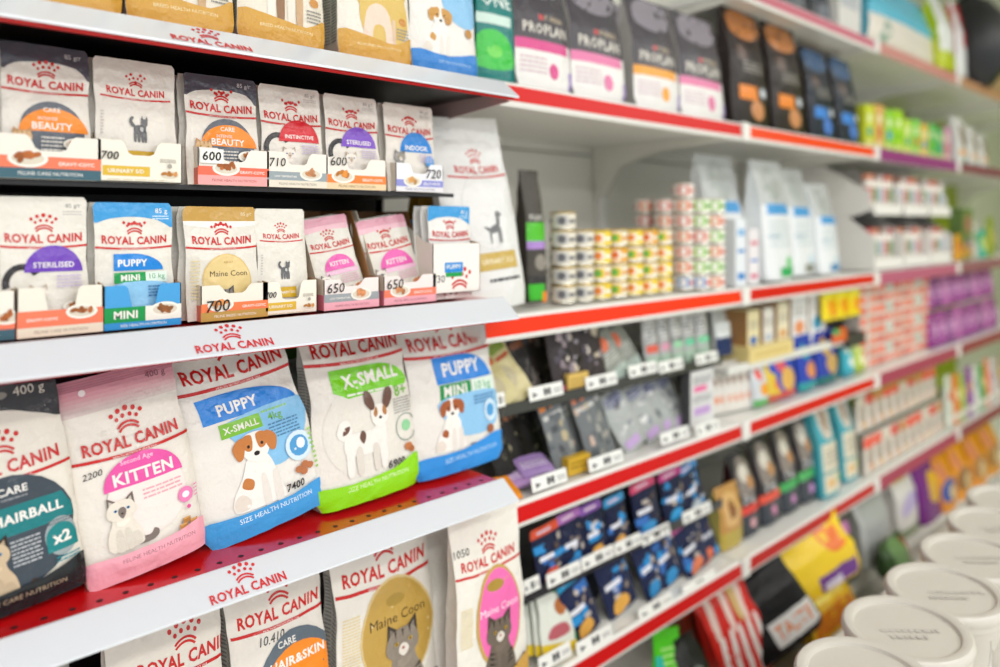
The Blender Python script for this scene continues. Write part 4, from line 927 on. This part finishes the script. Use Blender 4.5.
# ---- shelf c of bay 1, upper tier
GU = 'packs on the upper dark ledge'; zu = -.405
def MT(seed, cols, n, x0=.08, x1=.92, y0=.08, y1=.92, r0=.05, r1=.17):
    g = random.Random(seed); o = []
    for k in range(n):
        x = g.uniform(x0, x1); y = g.uniform(y0, y1); r = g.uniform(r0, r1); c = g.choice(cols)
        if g.random() < .35: o.append(('r', max(0, x-r), max(0, y-r*.3), min(1, x+r), min(1, y+r*.3), c))
        else:
            m = 5+int(g.random()*3); t0 = g.random()*6
            o.append(('b', [(min(.99, max(.01, x+r*g.uniform(.5, 1.1)*math.cos(t0+6.283*q/m))), min(.99, max(.01, y+.7*r*g.uniform(.4, 1.1)*math.sin(t0+6.283*q/m)))) for q in range(m)], c))
    return o
_dk = iter(range(1000))
DK = lambda a, b: MT(next(_dk), [a, b, b, '#c9bda6', '#8d8088', '#1d191b', '#e0d6c8'], 16)
put('beige packet with green print leaning at the left end of the upper ledge', 'pouch', GU, 'pouch', 505, 538, 1.17, zu, .15, .012, '#cfc493', [('r', .05, .8, .95, .95, '#8aa048'), ('r', .05, .68, .95, .74, '#c05a3c'), ('e', .5, .42, .3, .3, '#b9ae8a'), ('e', .45, .4, .14, .14, '#6d7f7a')], lean=24, roll=-24)
put('second beige packet lying lower beneath the leaning one', 'pouch', GU, 'pouch', 490, 524, 1.165, zu, .11, .012, '#c9be8a', [('r', .05, .8, .95, .95, '#c9703c'), ('e', .5, .42, .3, .3, '#b9ae8a')], lean=30, roll=-26)
for i in range(6):
    a = 527+i*4.5; put(f'slim black pouch, {ORD[i]} of the leaning bunch on the upper ledge', 'pouch', GU, 'pouch', a, a+16, 1.2+.012*i, zu, .145, .01, '#26221f', [('r', .1, .8, .9, .92, ['#7a4a30', '#4a4a50', '#8a6a5a'][i % 3])]+MT(i+70, ['#6d655e', '#3a3430', '#8f8880', '#141210'], 10), lean=14, roll=-14, q=0)
for i, (a, b, c) in enumerate([(557, 578, '#b9a8b0'), (566, 588, '#a8a0a8'), (588, 610, '#c0b2a2')]):
    put(f'dark pouch with pale animal picture, {ORD[i]} on the upper ledge', 'pouch', GU, 'pouch', a, b, 1.17, zu, .16, .014, '#3d3637', DK('#57505a', c)+[('r', 0, 0, 1, .12, '#a83a68' if i < 2 else '#6a4a40')], lean=9, roll=-5)
put('yellow-tan card pack low behind the first price tags', 'pack', GU, 'box', 568, 588, 1.165, zu, .045, .02, '#d8b65e', [('f', .1, .2, .9, .8, 3, '#a8843a')])
for i, (a, b) in enumerate([(611, 634), (620, 646)]):
    put(f'grey-green pouch with an orange seal, {ORD[i]} of two leaning on the upper ledge', 'pouch', GU, 'pouch', a, b, 1.17+.02*i, zu, .16, .014, '#8d9187', [('e', .5, .62, .22, .2, '#e0704a'), ('r', .1, .8, .9, .92, '#6a6e68'), ('f', .15, .3, .85, .5, 4, '#c8c8c0'), ('r', 0, 0, 1, .2, '#a9b8ae')], lean=20, roll=-22)
for i, (a, b, c) in enumerate([(648, 662, '#e0604a'), (663, 674, '#d89ab0'), (675, 686, '#9ad0a8'), (687, 699, '#6fc8a0'), (700, 712, '#7ed0a0')]):
    put(f'pale speckled pouch with {["red", "pink", "mint", "green", "jade"][i]} label, {ORD[i]} past the orange seals', 'pouch', GU, 'pouch', a, b, 1.18, zu, .155, .02, '#b4b4b2', MT(i+160, ['#8b8a90', '#6f6e74', '#d4d4d2', '#9a9a9c'], 10, y0=.45)+[ ('r', .1, .32, .9, .45, c), ('f', .1, .5, .9, .9, 6, '#e9e9e6'), ('r', 0, 0, 1, .25, '#a8c0ac')], lean=6)
put('navy and white sachet at the joint end of the upper ledge', 'pouch', GU, 'pouch', 720, 735, 1.17, zu, .1, .02, '#1f2f5a', [('r', 0, .55, 1, 1, '#d5d9d8')], lean=6)
put('pale grey bag by the bay joint on the upper ledge', 'bag', GU, 'zip', 716, 737, 1.25, zu, .17, .03, '#ced3cf', [('r', .3, .1, .8, .3, '#2a6ac0')], lean=4)
# lower tier
GL = 'packs on the shelf of grey pouches'; zl = -.586
for i in range(8):
    a = 505+i*4.6; put(f'black seed-print pouch, {ORD[i]} of the leaning bunch on the red-railed shelf', 'pouch', GL, 'pouch', a, a+18, 1.17+.014*i, zl, .155, .01, '#1f1c19', [('r', .1, .84, .9, .93, ['#8a4a2a', '#5a4a3a', '#b06a3a'][i % 3]), ('r', .3, .02, .7, .06, '#6a6a60')]+MT(i+90, ['#8a8468', '#3a362c', '#141210', '#5c5a48'], 14, r0=.03, r1=.09), lean=14, roll=-16, q=0)
for i, (a, b, o_) in enumerate([(560, 582, '#e8862c'), (571, 590, '#c87a5a'), (592, 613, '#e0825a'), (602, 618, '#a08a80')]):
    put(f'slate pouch with orange top corner, {ORD[i]} of the four on the red-railed shelf', 'pouch', GL, 'pouch', a, b, 1.15+.03*(i % 2), zl, .19, .014, '#6f7375', [('r', .05, .82, .6, .93, o_), ('r', .1, .7, .9, .76, '#c8c8c4')]+MT(i+120, ['#9a9a94', '#b9ab8a', '#4a4c50', '#c9b0a0', '#5e6366'], 14), lean=12, roll=-12)
for i, (a, b) in enumerate([(628, 650), (650, 668), (662, 680), (676, 694)]):
    put(f'light grey pouch with small violet print, {ORD[i]} leaning past the slate ones', 'pouch', GL, 'pouch', a, b, 1.16+.012*i, zl, .16, .014, '#a9adaa', MT(i+140, ['#76787e', '#8f9298', '#5f6268', '#dcdcd8', '#c4c6c4'], 10, y0=.3)+[ ('r', .1, .06, .7, .2, '#bda0cc'), ('f', .2, .75, .9, .92, 3, '#5d62a0')], lean=22, roll=-20)
for i, (a, b, ky, c) in enumerate([(507, 532, 0, '#a884b8'), (522, 548, 1, '#9c7fb4')]):
    x = Xat((a+b)/2, 1.16); pack('treat_pouch', f'purple packet lying flat at the left end, {["under", "upper"][i]} one', 'pouch', GL, 'pouch', .09, .06, .014, (x, 1.145, zl+HC+.012+.014*i), c, SC([('f', .1, .3, .9, .7, 3, '#d8cce0')]), rot=(R(-62), 0, R(-8)), q=1)
x = Xat(500, 1.13); pack('treat_pouch', 'orange packet lying at the left end under the purple packets', 'pouch', GL, 'pouch', .1, .07, .016, (x, 1.12, zl+HC+.006), '#ee9426', SC([('r', .1, .5, .6, .8, '#f8dca0')]), rot=(R(-66), 0, R(-12)), q=1)
put('yellow card pack low behind the first tags of the red-railed shelf', 'pack', GL, 'box', 568, 590, 1.14, zl, .04, .02, '#d0a62a', [('f', .1, .3, .9, .8, 2, '#8a6a1a')])
put('white card box with magenta print standing past the grey pouches', 'carton', GL, 'box', 690, 713, 1.17, zl, .16, .03, '#dcdcda', [('r', .15, .62, .7, .72, '#e86aa0'), ('f', .1, .75, .9, .9, 3, '#6d6d72'), ('r', .15, .2, .85, .34, '#c4a0d4'), ('f', .1, .42, .9, .56, 3, '#8a8a8e')], side='#4a4a4c')
for i in range(6):
    a = 713+i*6.5; put(f'white stick sachet with brown oval, {ORD[i]} in the row by the bay joint', 'sachet', GL, 'pouch', a, a+11, 1.2-.005*i, zl, .155, .012, '#dedad2', [('e', .5, .62, .26, .2, '#8a5a38'), ('r', .25, .2, .75, .34, '#e8906a')], lean=4, q=0)
# bay 2 shelf c
GQ = 'packs in the second grey bay'; 
put('shelf-ready yellow carton row base in the second bay', 'carton', GQ, 'box', 748, 792, 1.16, -.44, .045, .1, '#e4cf8a', [('f', .1, .3, .9, .7, 2, '#c8a85a')])
tier('white raised ledge of the second grey bay', 2.0, 2.96, -.445, col='#e4e4de')
for i, (a, b, c, h) in enumerate([(746, 758, '#e8dcae', .16), (762, 772, '#e6e2d8', .16), (776, 787, '#e8dfc0', .17), (790, 806, '#e4e4e2', .19), (808, 824, '#e6e6e4', .2)]):
    put(f'white faced carton with tan side, {ORD[i]} on the raised ledge of the second bay', 'carton', GQ, 'box', a, b, 1.19, -.443, h, .1, c, [('e', .5, .4, .3, .2, ['#3f6ab0', '#b0bcd0', '#d8a060', '#e0905a', '#3f9ac0'][i]), ('f', .15, .6, .85, .8, 3, '#a8a49a')], side='#a87c4c')
for i in range(3):
    put(f'bright yellow pouch hanging at the top of the second bay, {ORD[i]} of three', 'pouch', GQ, 'pouch', 826+i*13, 842+i*11, 1.15, -.36, .15, .03, '#ecd40e', [('e', .5, .3, .3, .25, '#e89a1a'), ('b', [(.2, .5), (.2, .8), (.6, .9), (.8, .6)], '#f5e93a')], lean=4, amp=.003)
put('orange and green pack under the yellow pouches', 'pack', GQ, 'pouch', 836, 850, 1.14, -.443, .05, .03, '#d8602a', [('r', 0, .6, .5, 1, '#3fa060')])
put('dark band of boxes under the yellow pouches', 'carton', GQ, 'box', 846, 864, 1.15, -.47, .045, .1, '#33302e', None)
for i, (a, b, col, acc, h) in enumerate([(758, 772, '#cfd4d8', '#e8504a', .14), (772, 785, '#e0c040', '#3a4ab0', .15), (775, 800, '#2a4ab4', '#d8586a', .17), (803, 820, '#1f3ea8', '#3fa0b0', .19), (822, 842, '#2038a0', '#c8a050', .19), (848, 857, '#3fb0c0', '#d8e0d0', .14), (858, 868, '#b4c85a', '#e8e8a0', .14)]):
    put(f'{["pale", "yellow", "royal blue", "deep blue", "blue and tan", "turquoise", "lime"][i]} pack on the lower level of the second bay', 'pack', GQ, 'zip', a, b, 1.15, -.586, h, .05, col, [('e', .4, .7, .2, .2, acc), ('e', .6, .36, .28, .22, ['#f0a030', '#f08a2a', '#e0b060', '#e0905a', '#c8a060', '#e8f0f0', '#f0f0c0'][i]), ('r', 0, 0, 1, .16, ['#5fae60', '#c85a4a', '#c84a4a', '#2a9a9a', '#0f6a68', '#3a9ab0', '#9ab040'][i])], lean=4)

# ---- shelf d of bay 1
GN = 'navy pouches on the lowest ledge'; zn = -.83
def NV(top, o_, blue='#2f8fd0'):
    sd_ = next(_dk)
    return [('r', .0, .83, 1, 1, top), ('r', .2, .88, .7, .93, '#e0c8d8')]+MT(sd_, [blue, blue, '#1c2340', '#3a6fb8'], 5, y1=.72, r0=.1, r1=.24)+MT(sd_+500, ['#c0b6ac', '#8d8078', '#5a4a48', '#1c2340', '#c9ccd4'], 8, .35, .95, .2, .72, .05, .13)+[('b', [(.15, .06), (.25, .22), (.6, .24), (.7, .1), (.4, .02)], o_), ('r', .1, .42, .6, .5, '#e4e6ee')]
for i, (a, b, tp, o_, h) in enumerate([(541, 568, '#e25a3c', '#d8604a', .125), (567, 590, '#b070b8', '#3a7fb8', .135), (590, 611, '#8a5ab0', '#e0a850', .135), (613, 633, '#3f9ad0', '#e0a850', .13), (640, 664, '#e0507a', '#3a8fc8', .14), (668, 690, '#c83a88', '#3a9fd8', .14), (690, 708, '#4a9ad8', '#b9c4cc', .14)]):
    put(f'navy pouch, {ORD[i]} from the left on the raised navy ledge', 'pouch', GN, 'pouch', a, b, 1.17, zn, h, .016, '#1c2340', NV(tp, o_), lean=8, roll=-5 if i < 6 else -12)
for i in range(4):
    put(f'dark navy pouch standing edge-on behind the gap, {ORD[i]} of four', 'pouch', GN, 'pouch', 622+i*9, 640+i*9, 1.24, zn, .14, .012, '#151a30', [('r', 0, .8, 1, 1, '#c83a78')], lean=8, roll=-8, q=0)
zo = -.988; GO = 'navy pouches on the lowest red-railed shelf'
for i, (a, b, tp, o_, h, rl) in enumerate([(578, 604, '#2f9fd0', '#e0a850', .15, -14), (612, 640, '#d83a8a', '#e0a850', .165, -12), (650, 668, '#e05a9a', '#3a8fc8', .165, -14), (666, 686, '#f0902a', '#3a8fc8', .16, -14), (690, 712, '#c85a98', '#e0805a', .155, -14), (700, 722, '#4a9fe0', '#e0704a', .15, -14)]):
    put(f'navy pouch with bright top, {ORD[i]} leaning on the lowest red-railed shelf', 'pouch', GO, 'pouch', a, b, 1.15+.01*(i % 2), zo, h, .016, '#222a4a', NV(tp, o_), lean=14, roll=rl)
for i in range(5):
    put(f'dark pouch with pink top behind the white green-edged packets, {ORD[i]} of five', 'pouch', GO, 'pouch', 545+i*9, 566+i*9, 1.25, zo, .18, .012, '#161a2e', [('r', 0, .8, 1, 1, ['#d83a6a', '#c83a5a', '#d8485a', '#3f9ad0', '#e08a3a'][i])], lean=6, roll=-6, q=0)
for i in range(5):
    put(f'white packet with green edge and yellow base, {ORD[i]} of the fan', 'pouch', GO, 'pouch', 515+i*7, 552+i*7, 1.19-.012*i, zo, .135, .01, '#dfe2d8', [('r', 0, .93, 1, 1, '#2f8a4a'), ('r', .94, 0, 1, 1, '#3a8f54'), ('e', .6, .7, .16, .14, '#b06a3a'), ('r', 0, 0, 1, .16, '#e2c22a'), ('b', [(.2, .22), (.3, .4), (.7, .46), (.8, .3)], '#b8606a')], lean=22, roll=14)

# ---- shelf d of bay 2
GM = 'bags on the lower shelf of the second grey bay'
put('tan and gold box-shaped bag with an animal picture by the bay joint', 'bag', GM, 'gusset', 722, 745, 1.17, zo, .18, .07, '#c0904e', [('b', [(.2, .4), (.2, .8), (.5, .9), (.8, .8), (.75, .4)], '#d8ae70'), ('e', .5, .62, .16, .2, '#8a5a30'), ('r', 0, 0, 1, .28, '#b9a44a')], side='#c9bf6a')
for i, (a, b, acc) in enumerate([(743, 763, '#d83a30'), (764, 784, '#e0503a'), (785, 802, '#3fa85a'), (803, 821, '#4fae60')]):
    put(f'black bag with white animal head and {["red", "scarlet", "green", "bright green"][i]} band, {ORD[i]} in the second bay', 'bag', GM, 'gusset', a, b, 1.17, zo, .25+.017*i, .08, '#2f2d30',
        [('b', [(.15, .5), (.2, .8), (.5, .95), (.85, .8), (.8, .5)], '#8a8078'), ('e', .5, .74, .22, .22, '#d9d4c6'), ('e', .65, .62, .16, .16, '#c08a5a'), ('t', 'Dog', .5, .42, .5, '#d6d6d6'), ('r', 0, .26, 1, .36, acc), ('r', 0, 0, 1, .26, '#333a44'), ('e', .5, .14, .13, .12, ['#d8a0a8', '#d888b0', '#c080b8', '#b888c0'][i])], lean=5, roll=-2, side='#3a1c1c')
for i, (a, b) in enumerate([(824, 842), (845, 860)]):
    put(f'large teal bag with cream front label, {["nearer", "farther"][i]} of two in the second bay', 'bag', GM, 'gusset', a, b, 1.14+.02*i, zo, .335-.01*i, .1, '#45a3b0',
        [('b', [(.2, .98), (.25, .65), (.5, .6), (.75, .65), (.8, .98)], '#cfc4b8'), ('e', .5, .8, .12, .3, '#8a6a5a'), ('r', .1, .04, .95, .56, '#ddd5bd'), ('r', .1, .24, .95, .27, '#5a9a9a'), ('f', .2, .32, .9, .5, 4, '#9a948a'), ('e', .4, .14, .2, .1, '#e0b060'), ('e', .8, .17, .08, .08, '#a0c84a')], lean=3, side='#3aa0b0')

# ---- bay 3/4 shelf b lower: stacked boxes
GX = 'small coral and white boxes stacked in the third bay'
xx = 873.0; c = 0
X0 = 3.0
for c in range(9):
    for l in range(8):
        x = X0+.045+c*.088
        o = empty('stacked_box', (x, 1.2, -.586+HC+l*.0425), f'coral and white box, {ORD[l]} up in the {ORD[c]} stack of the third bay', 'box', GX)
        MB().box(-.042, .042, -.03, .03, 0, .041, .001).ob('carton', card(['#e0d6cc', '#d9cfc4', '#c9c0b4'][(c+l) % 3]), o)
        MB().box(-.03 if c % 2 else -.038, .036 if c % 3 else .02, -.0306, -.0299, .008, .034).ob('printed_front', card(['#ee6a52', '#e87a60', '#d9584a', '#b9c4b8'][(c*3+l*2) % 4 if l % 2 else (c % 3)]), o)
GY = 'purple and pink packs in the fourth bay'
for i in range(9):
    for l in range(2):
        x = 3.83+i*.125
        if x > 4.95: continue
        pack('food_bag', f'{["lower", "upper"][l]} purple pack, {ORD[i]} from the left in the fourth bay', 'pack', GY, 'zip', .115, .165, .05, (x, 1.17+.02*l, -.586+HC+.001+l*.175), ['#8a2a84', '#9a3a90', '#7a2a7a', '#b05aa0'][(i+l) % 4], SC([('f', .1, .2, .9, .8, 5, '#c890c0'), ('e', .5, .5, .2, .2, '#d8a8d0')]), q=0)
# bay 3 shelf d
GZ = 'red-topped packs on the third bay lower shelf'
for l in range(2):
    for i in range(10):
        x = 3.03+i*.093
        pack('food_pouch', f'{["lower", "upper"][l]} red-topped pack, {ORD[i]} from the left on the third bay lower shelf', 'pouch', GZ, 'pouch' , .088, .15, .03, (x, 1.15+.03*l, -.986+HC+.001+l*.155), '#d8cfc4', SC([('r', 0, .68, 1, .95, ['#ee5a4a', '#e8604e', '#d9cfc0', '#d8504a', '#c98a5a'][(i+2*l) % 5]), ('b', [(.2, .3), (.2, .6), (.5, .7), (.8, .6), (.8, .3)], '#a89c8e'), ('e', .6, .2, .24, .16, ['#e0903a', '#e8b060', '#c88a4a'][(i+l) % 3])]), q=0)
GV = 'coloured packs on the fourth bay lower shelf'
for i in range(9):
    x = 3.99+i*.108; pack('food_bag', f'coloured pack, {ORD[i]} from the left on the fourth bay lower shelf', 'pack', GV, 'zip', .1, .25-.01*(i % 3), .05, (x, 1.15, -.986+HC+.001), ['#c9cfc0', '#d87a2a', '#9ab05a', '#8a3a9a', '#cfd0c8', '#3f9a50', '#e08a6a', '#c8c8cc', '#b9a08a'][i], SC([('e', .5, .6, .26, .26, ['#c8503a', '#f0e0c0', '#e8d84a', '#e0a83a', '#7a8aa0', '#e8e0a0', '#d84a3a', '#8a8ab0', '#e8c050'][i]), ('r', .1, .1, .9, .24, '#dcdcd0')]), q=0)
for i in range(8):
    o = empty('gold_tin', (3.02+i*.072, 1.14, -.986+HC+.325), f'gold tin, {ORD[i]} from the left lying atop the red-topped packs', 'tin', 'gold tins above the red-topped packs')
    MB().lathe([(0, 0), (.03, 0), (.032, .004), (.032, .036), (.03, .04), (0, .04)], 20).ob('tin_body', mat('gold_tin', '#a8883c', .3, metal=.9), o, True)

# ================================================================== BOTTOM LEVEL
zq = -1.33; GBm = 'goods on the bottom level'
bb = dict(q=1)
put('bright green pack with teal tip on the bottom level', 'bag', GBm, 'zip', 664, 692, 1.08, zq+.05, .2, .05, '#4cc81e', [('f', .2, .5, .9, .8, 4, '#b8ea90'), ('r', 0, .3, .2, .7, '#2ab8a8'), ('e', .6, .3, .3, .2, '#dce4e0')], lean=14, roll=14)
put('brown and red bag behind the green pack', 'bag', GBm, 'gusset', 690, 708, 1.2, zq, .27, .08, '#7a2c1a', [('r', 0, .6, 1, 1, '#b8301e')], lean=6)
put('black sack with shine beside the green pack on the bottom level', 'bag', GBm, 'gusset', 700, 724, 1.04, zq, .2, .1, '#101112', [('e', .5, .6, .2, .1, '#6a7a70')], lean=16, amp=.004)
put('green-striped dark bag low on the bottom level', 'bag', GBm, 'gusset', 690, 722, .98, zq, .14, .1, '#12240f', [('b', [(0, .3), (.3, .6), (1, .8), (1, .6), (.4, .4)], '#4fae3a')], lean=20)
put('coral red bag with white slanting stripes on the bottom level', 'bag', GBm, 'gusset', 742, 776, 1.06, zq, .275, .08, '#d42a20', [('b', [(.05+.2*k, .05), (.12+.2*k, .04), (.22+.18*k, .5), (.14+.18*k, .52)], '#efe6e0') for k in range(5)]+[('b', [(.1+.3*k, .55), (.18+.3*k, .53), (.26+.3*k, .9), (.16+.3*k, .92)], '#f0d8cc') for k in range(3)]+[('b', [(.6, .6), (.7, .6), (.75, .97), (.62, .97)], '#d8b878')], lean=14, roll=-16, yaw=-15, amp=.003)
put('red and orange bag leaning behind the striped coral bag', 'bag', GBm, 'gusset', 715, 742, 1.18, zq, .27, .08, '#d0301e', [('r', .4, .2, .9, .9, '#e8763a')], lean=10, roll=-18)
put('large black sack with a white label reading TASTE, on the bottom level', 'bag', GBm, 'gusset', 778, 822, 1.0, zq+.03, .26, .12, '#0d0d0e', [('r', .36, .06, .98, .32, '#dfdedb'), ('t', 'TASTE', .67, .19, .52, '#e88a4a')], lean=26, roll=-22, yaw=-22, amp=.003)
put('bright yellow sack with orange flash and violet label on the bottom level', 'bag', GBm, 'gusset', 806, 856, 1.04, zq+.1, .19, .1, '#f4cf08', [('b', [(.7, .5), (.6, .9), (.8, .98), (.95, .6)], '#f0782a'), ('r', .4, .02, .95, .26, '#6a2a8a'), ('r', .45, .02, .7, .14, '#d8cfe0')], lean=16, roll=-10, yaw=-12, amp=.006)
put('yellow and amber sack beneath the bright yellow one', 'bag', GBm, 'gusset', 818, 862, 1.0, zq, .13, .1, '#dcae20', [('b', [(.1, .1), (.2, .5), (.8, .6), (.9, .2)], '#c8741a'), ('r', .1, .7, .9, .8, '#f2df6a')], lean=14, amp=.004)
put('small dark pack with a pink flower print past the yellow sack', 'bag', GBm, 'gusset', 846, 860, 1.12, zq, .27, .06, '#3a4038', [('e', .5, .7, .26, .2, '#c87ab0'), ('e', .5, .4, .2, .16, '#b06aa8')], lean=6)
put('grey-silver bag with tan picture under the third bay', 'bag', GBm, 'gusset', 868, 896, 1.1, zq, .27, .12, '#b9bbb8', [('e', .5, .6, .4, .8, '#a8aaa8'), ('b', [(.4, .06), (.35, .22), (.7, .28), (.95, .2), (.9, .06)], '#c89a70')], lean=6)
put('white bag with pale violet print under the third bay', 'bag', GBm, 'gusset', 901, 922, 1.12, zq, .275, .1, '#d6d2cc', [('r', 0, .8, .6, .95, '#b8ae3c'), ('b', [(.2, .3), (.3, .55), (.8, .6), (.9, .4)], '#b9acd4'), ('r', 0, 0, 1, .12, '#7a8a6a')], lean=4)
put('green wreath-like dark pack low beside the tubs', 'pack', GBm, 'zip', 897, 918, 1.0, zq, .12, .1, '#38502e', [('e', .5, .5, .3, .3, '#6a8a5a'), ('e', .9, .5, .1, .2, '#a82a2a')], lean=10)
put('deep purple bag with yellow disc under the fourth bay', 'bag', GBm, 'gusset', 925, 945, 1.1, zq, .275, .12, '#6f0f7a', [('e', .6, .5, .3, .26, '#d8a82a')], lean=4, side='#7a1484')
for i in range(4):
    put(f'orange and brown pack stacked past the purple bag, {ORD[i]} from the left', 'bag', GBm, 'gusset', 946+i*15, 960+i*15, 1.08, zq, .25, .12, ['#d98a1e', '#e0921e', '#d8881c', '#cf8a20'][i], [('e', .3, .72, .24, .2, '#c87a5a'), ('b', [(.1, .2), (.1, .5), (.5, .56), (.9, .45), (.9, .2)], ['#2a4a9a', '#8a5a28', '#a87030', '#9a6a2a'][i]), ('e', .6, .3, .2, .16, '#d8c08a')], lean=6)

# ---- white tubs in the aisle
TUB = mat('white_tub_plastic', '#cbc6bc', .35, coat=.25, var=.03)
def platform():
    r = empty('low_platform', (1.5, .58, 0), 'low white platform the tubs stand on', 'platform')
    MB().box(0, 2.2, -.16, .34, .02, .25, .006).ob('platform_top', WHITE_METAL, r); MB().box(.02, 2.18, -.14, .32, 0, .02).ob('foot_strip', BLACK, r)
platform()
def tub(i, X, Y, Z, tilt, lab, text):
    h = Z-.25; o = empty('lidded_tub', (X, Y, .258), lab, 'tub', 'white lidded tubs in the aisle', (0, R(-4), 0))
    r = .108
    MB().lathe([(0, 0), (r*.66, 0), (r*.68, .006), (r*.72, h-.12), (r*.93, h-.05), (r*.95, h-.03), (r*.99, h-.03), (r*.99, h-.018), (r*.95, h-.018), (r*.95, h-.01)], 40).ob('tub_body', TUB, o, True)
    l = MB().lathe([(0, -.006), (r*.82, -.006), (r*.84, .0), (r*.9, .003), (r*.98, .002), (r*1.02, -.003), (r*1.03, -.012), (r*1.0, -.02), (r*.97, -.02)], 48).ob('lid', TUB, o, True)
    l.location = (0, 0, h); l.rotation_euler = (R(tilt), R(-tilt*.6), 0)
    a = Art(.16, .05); rg = random.Random(i)
    for row, n in ((.72, 9), (.3, 6)):
        x = .1+.1*rg.random()
        for k in range(n): w_ = rg.uniform(.03, .08); a.rect(x, row-.1, x+w_, row+.1, '#c0bcb4'); x += w_+.02
    ang = R(50); a.build([], [], lambda x, y, O: Vector(((x-.5)*.16*math.cos(ang)+(y-.5)*.05*math.sin(ang), -.02-(x-.5)*.16*math.sin(ang)+(y-.5)*.05*math.cos(ang), -.0055+O)), 'faint_date_stamp', INK_CARD, l)
    # wire handle
    m = MB(); n = 14
    for k in range(n):
        t0, t1 = math.pi*k/n, math.pi*(k+1)/n
        m.cyl((0, 0), .0, 0, 0, 3) if False else None
        p = Vector((r*math.cos(t0), -r*1.02, -.03-.1*math.sin(t0)*.9)); q = Vector((r*math.cos(t1), -r*1.02, -.03-.1*math.sin(t1)*.9)); d = .0018
        m.add([p+Vector((0, -d, -d)), p+Vector((0, d, -d)), p+Vector((0, 0, d)), q+Vector((0, -d, -d)), q+Vector((0, d, -d)), q+Vector((0, 0, d))], [(0, 1, 4, 3), (1, 2, 5, 4), (2, 0, 3, 5)])
    hd = m.ob('handle', mat('tub_handle', '#d5d2cb', .4), o); hd.location = (0, 0, h)
    return o
def dep_at(px, py, Z):  # X,Y of a point at height Z seen at px,py
    k = (HOR-py)/F; d = (Z-HC)/k; r = ratio(px); return (d*(CC+r*SS), d*(SS-r*CC))
TL = [(868, 676, 'nearest white lidded tub, at the bottom picture edge'), (909, 628, 'second white lidded tub, its whole round lid in view'), (947, 590, 'third white lidded tub from the front'), (977, 556, 'fourth white lidded tub, a dark mark on its lid'), (1000, 526, 'fifth white lidded tub, cut by the right picture edge'), (1016, 502, 'sixth white lidded tub, only its left rim showing')]
for i, (px, py, lab) in enumerate(TL):
    Z = .68 + 0.004*i
    X, Y = dep_at(px, py, Z); X += .015; tub(i, X, Y, Z, 0, lab, '')
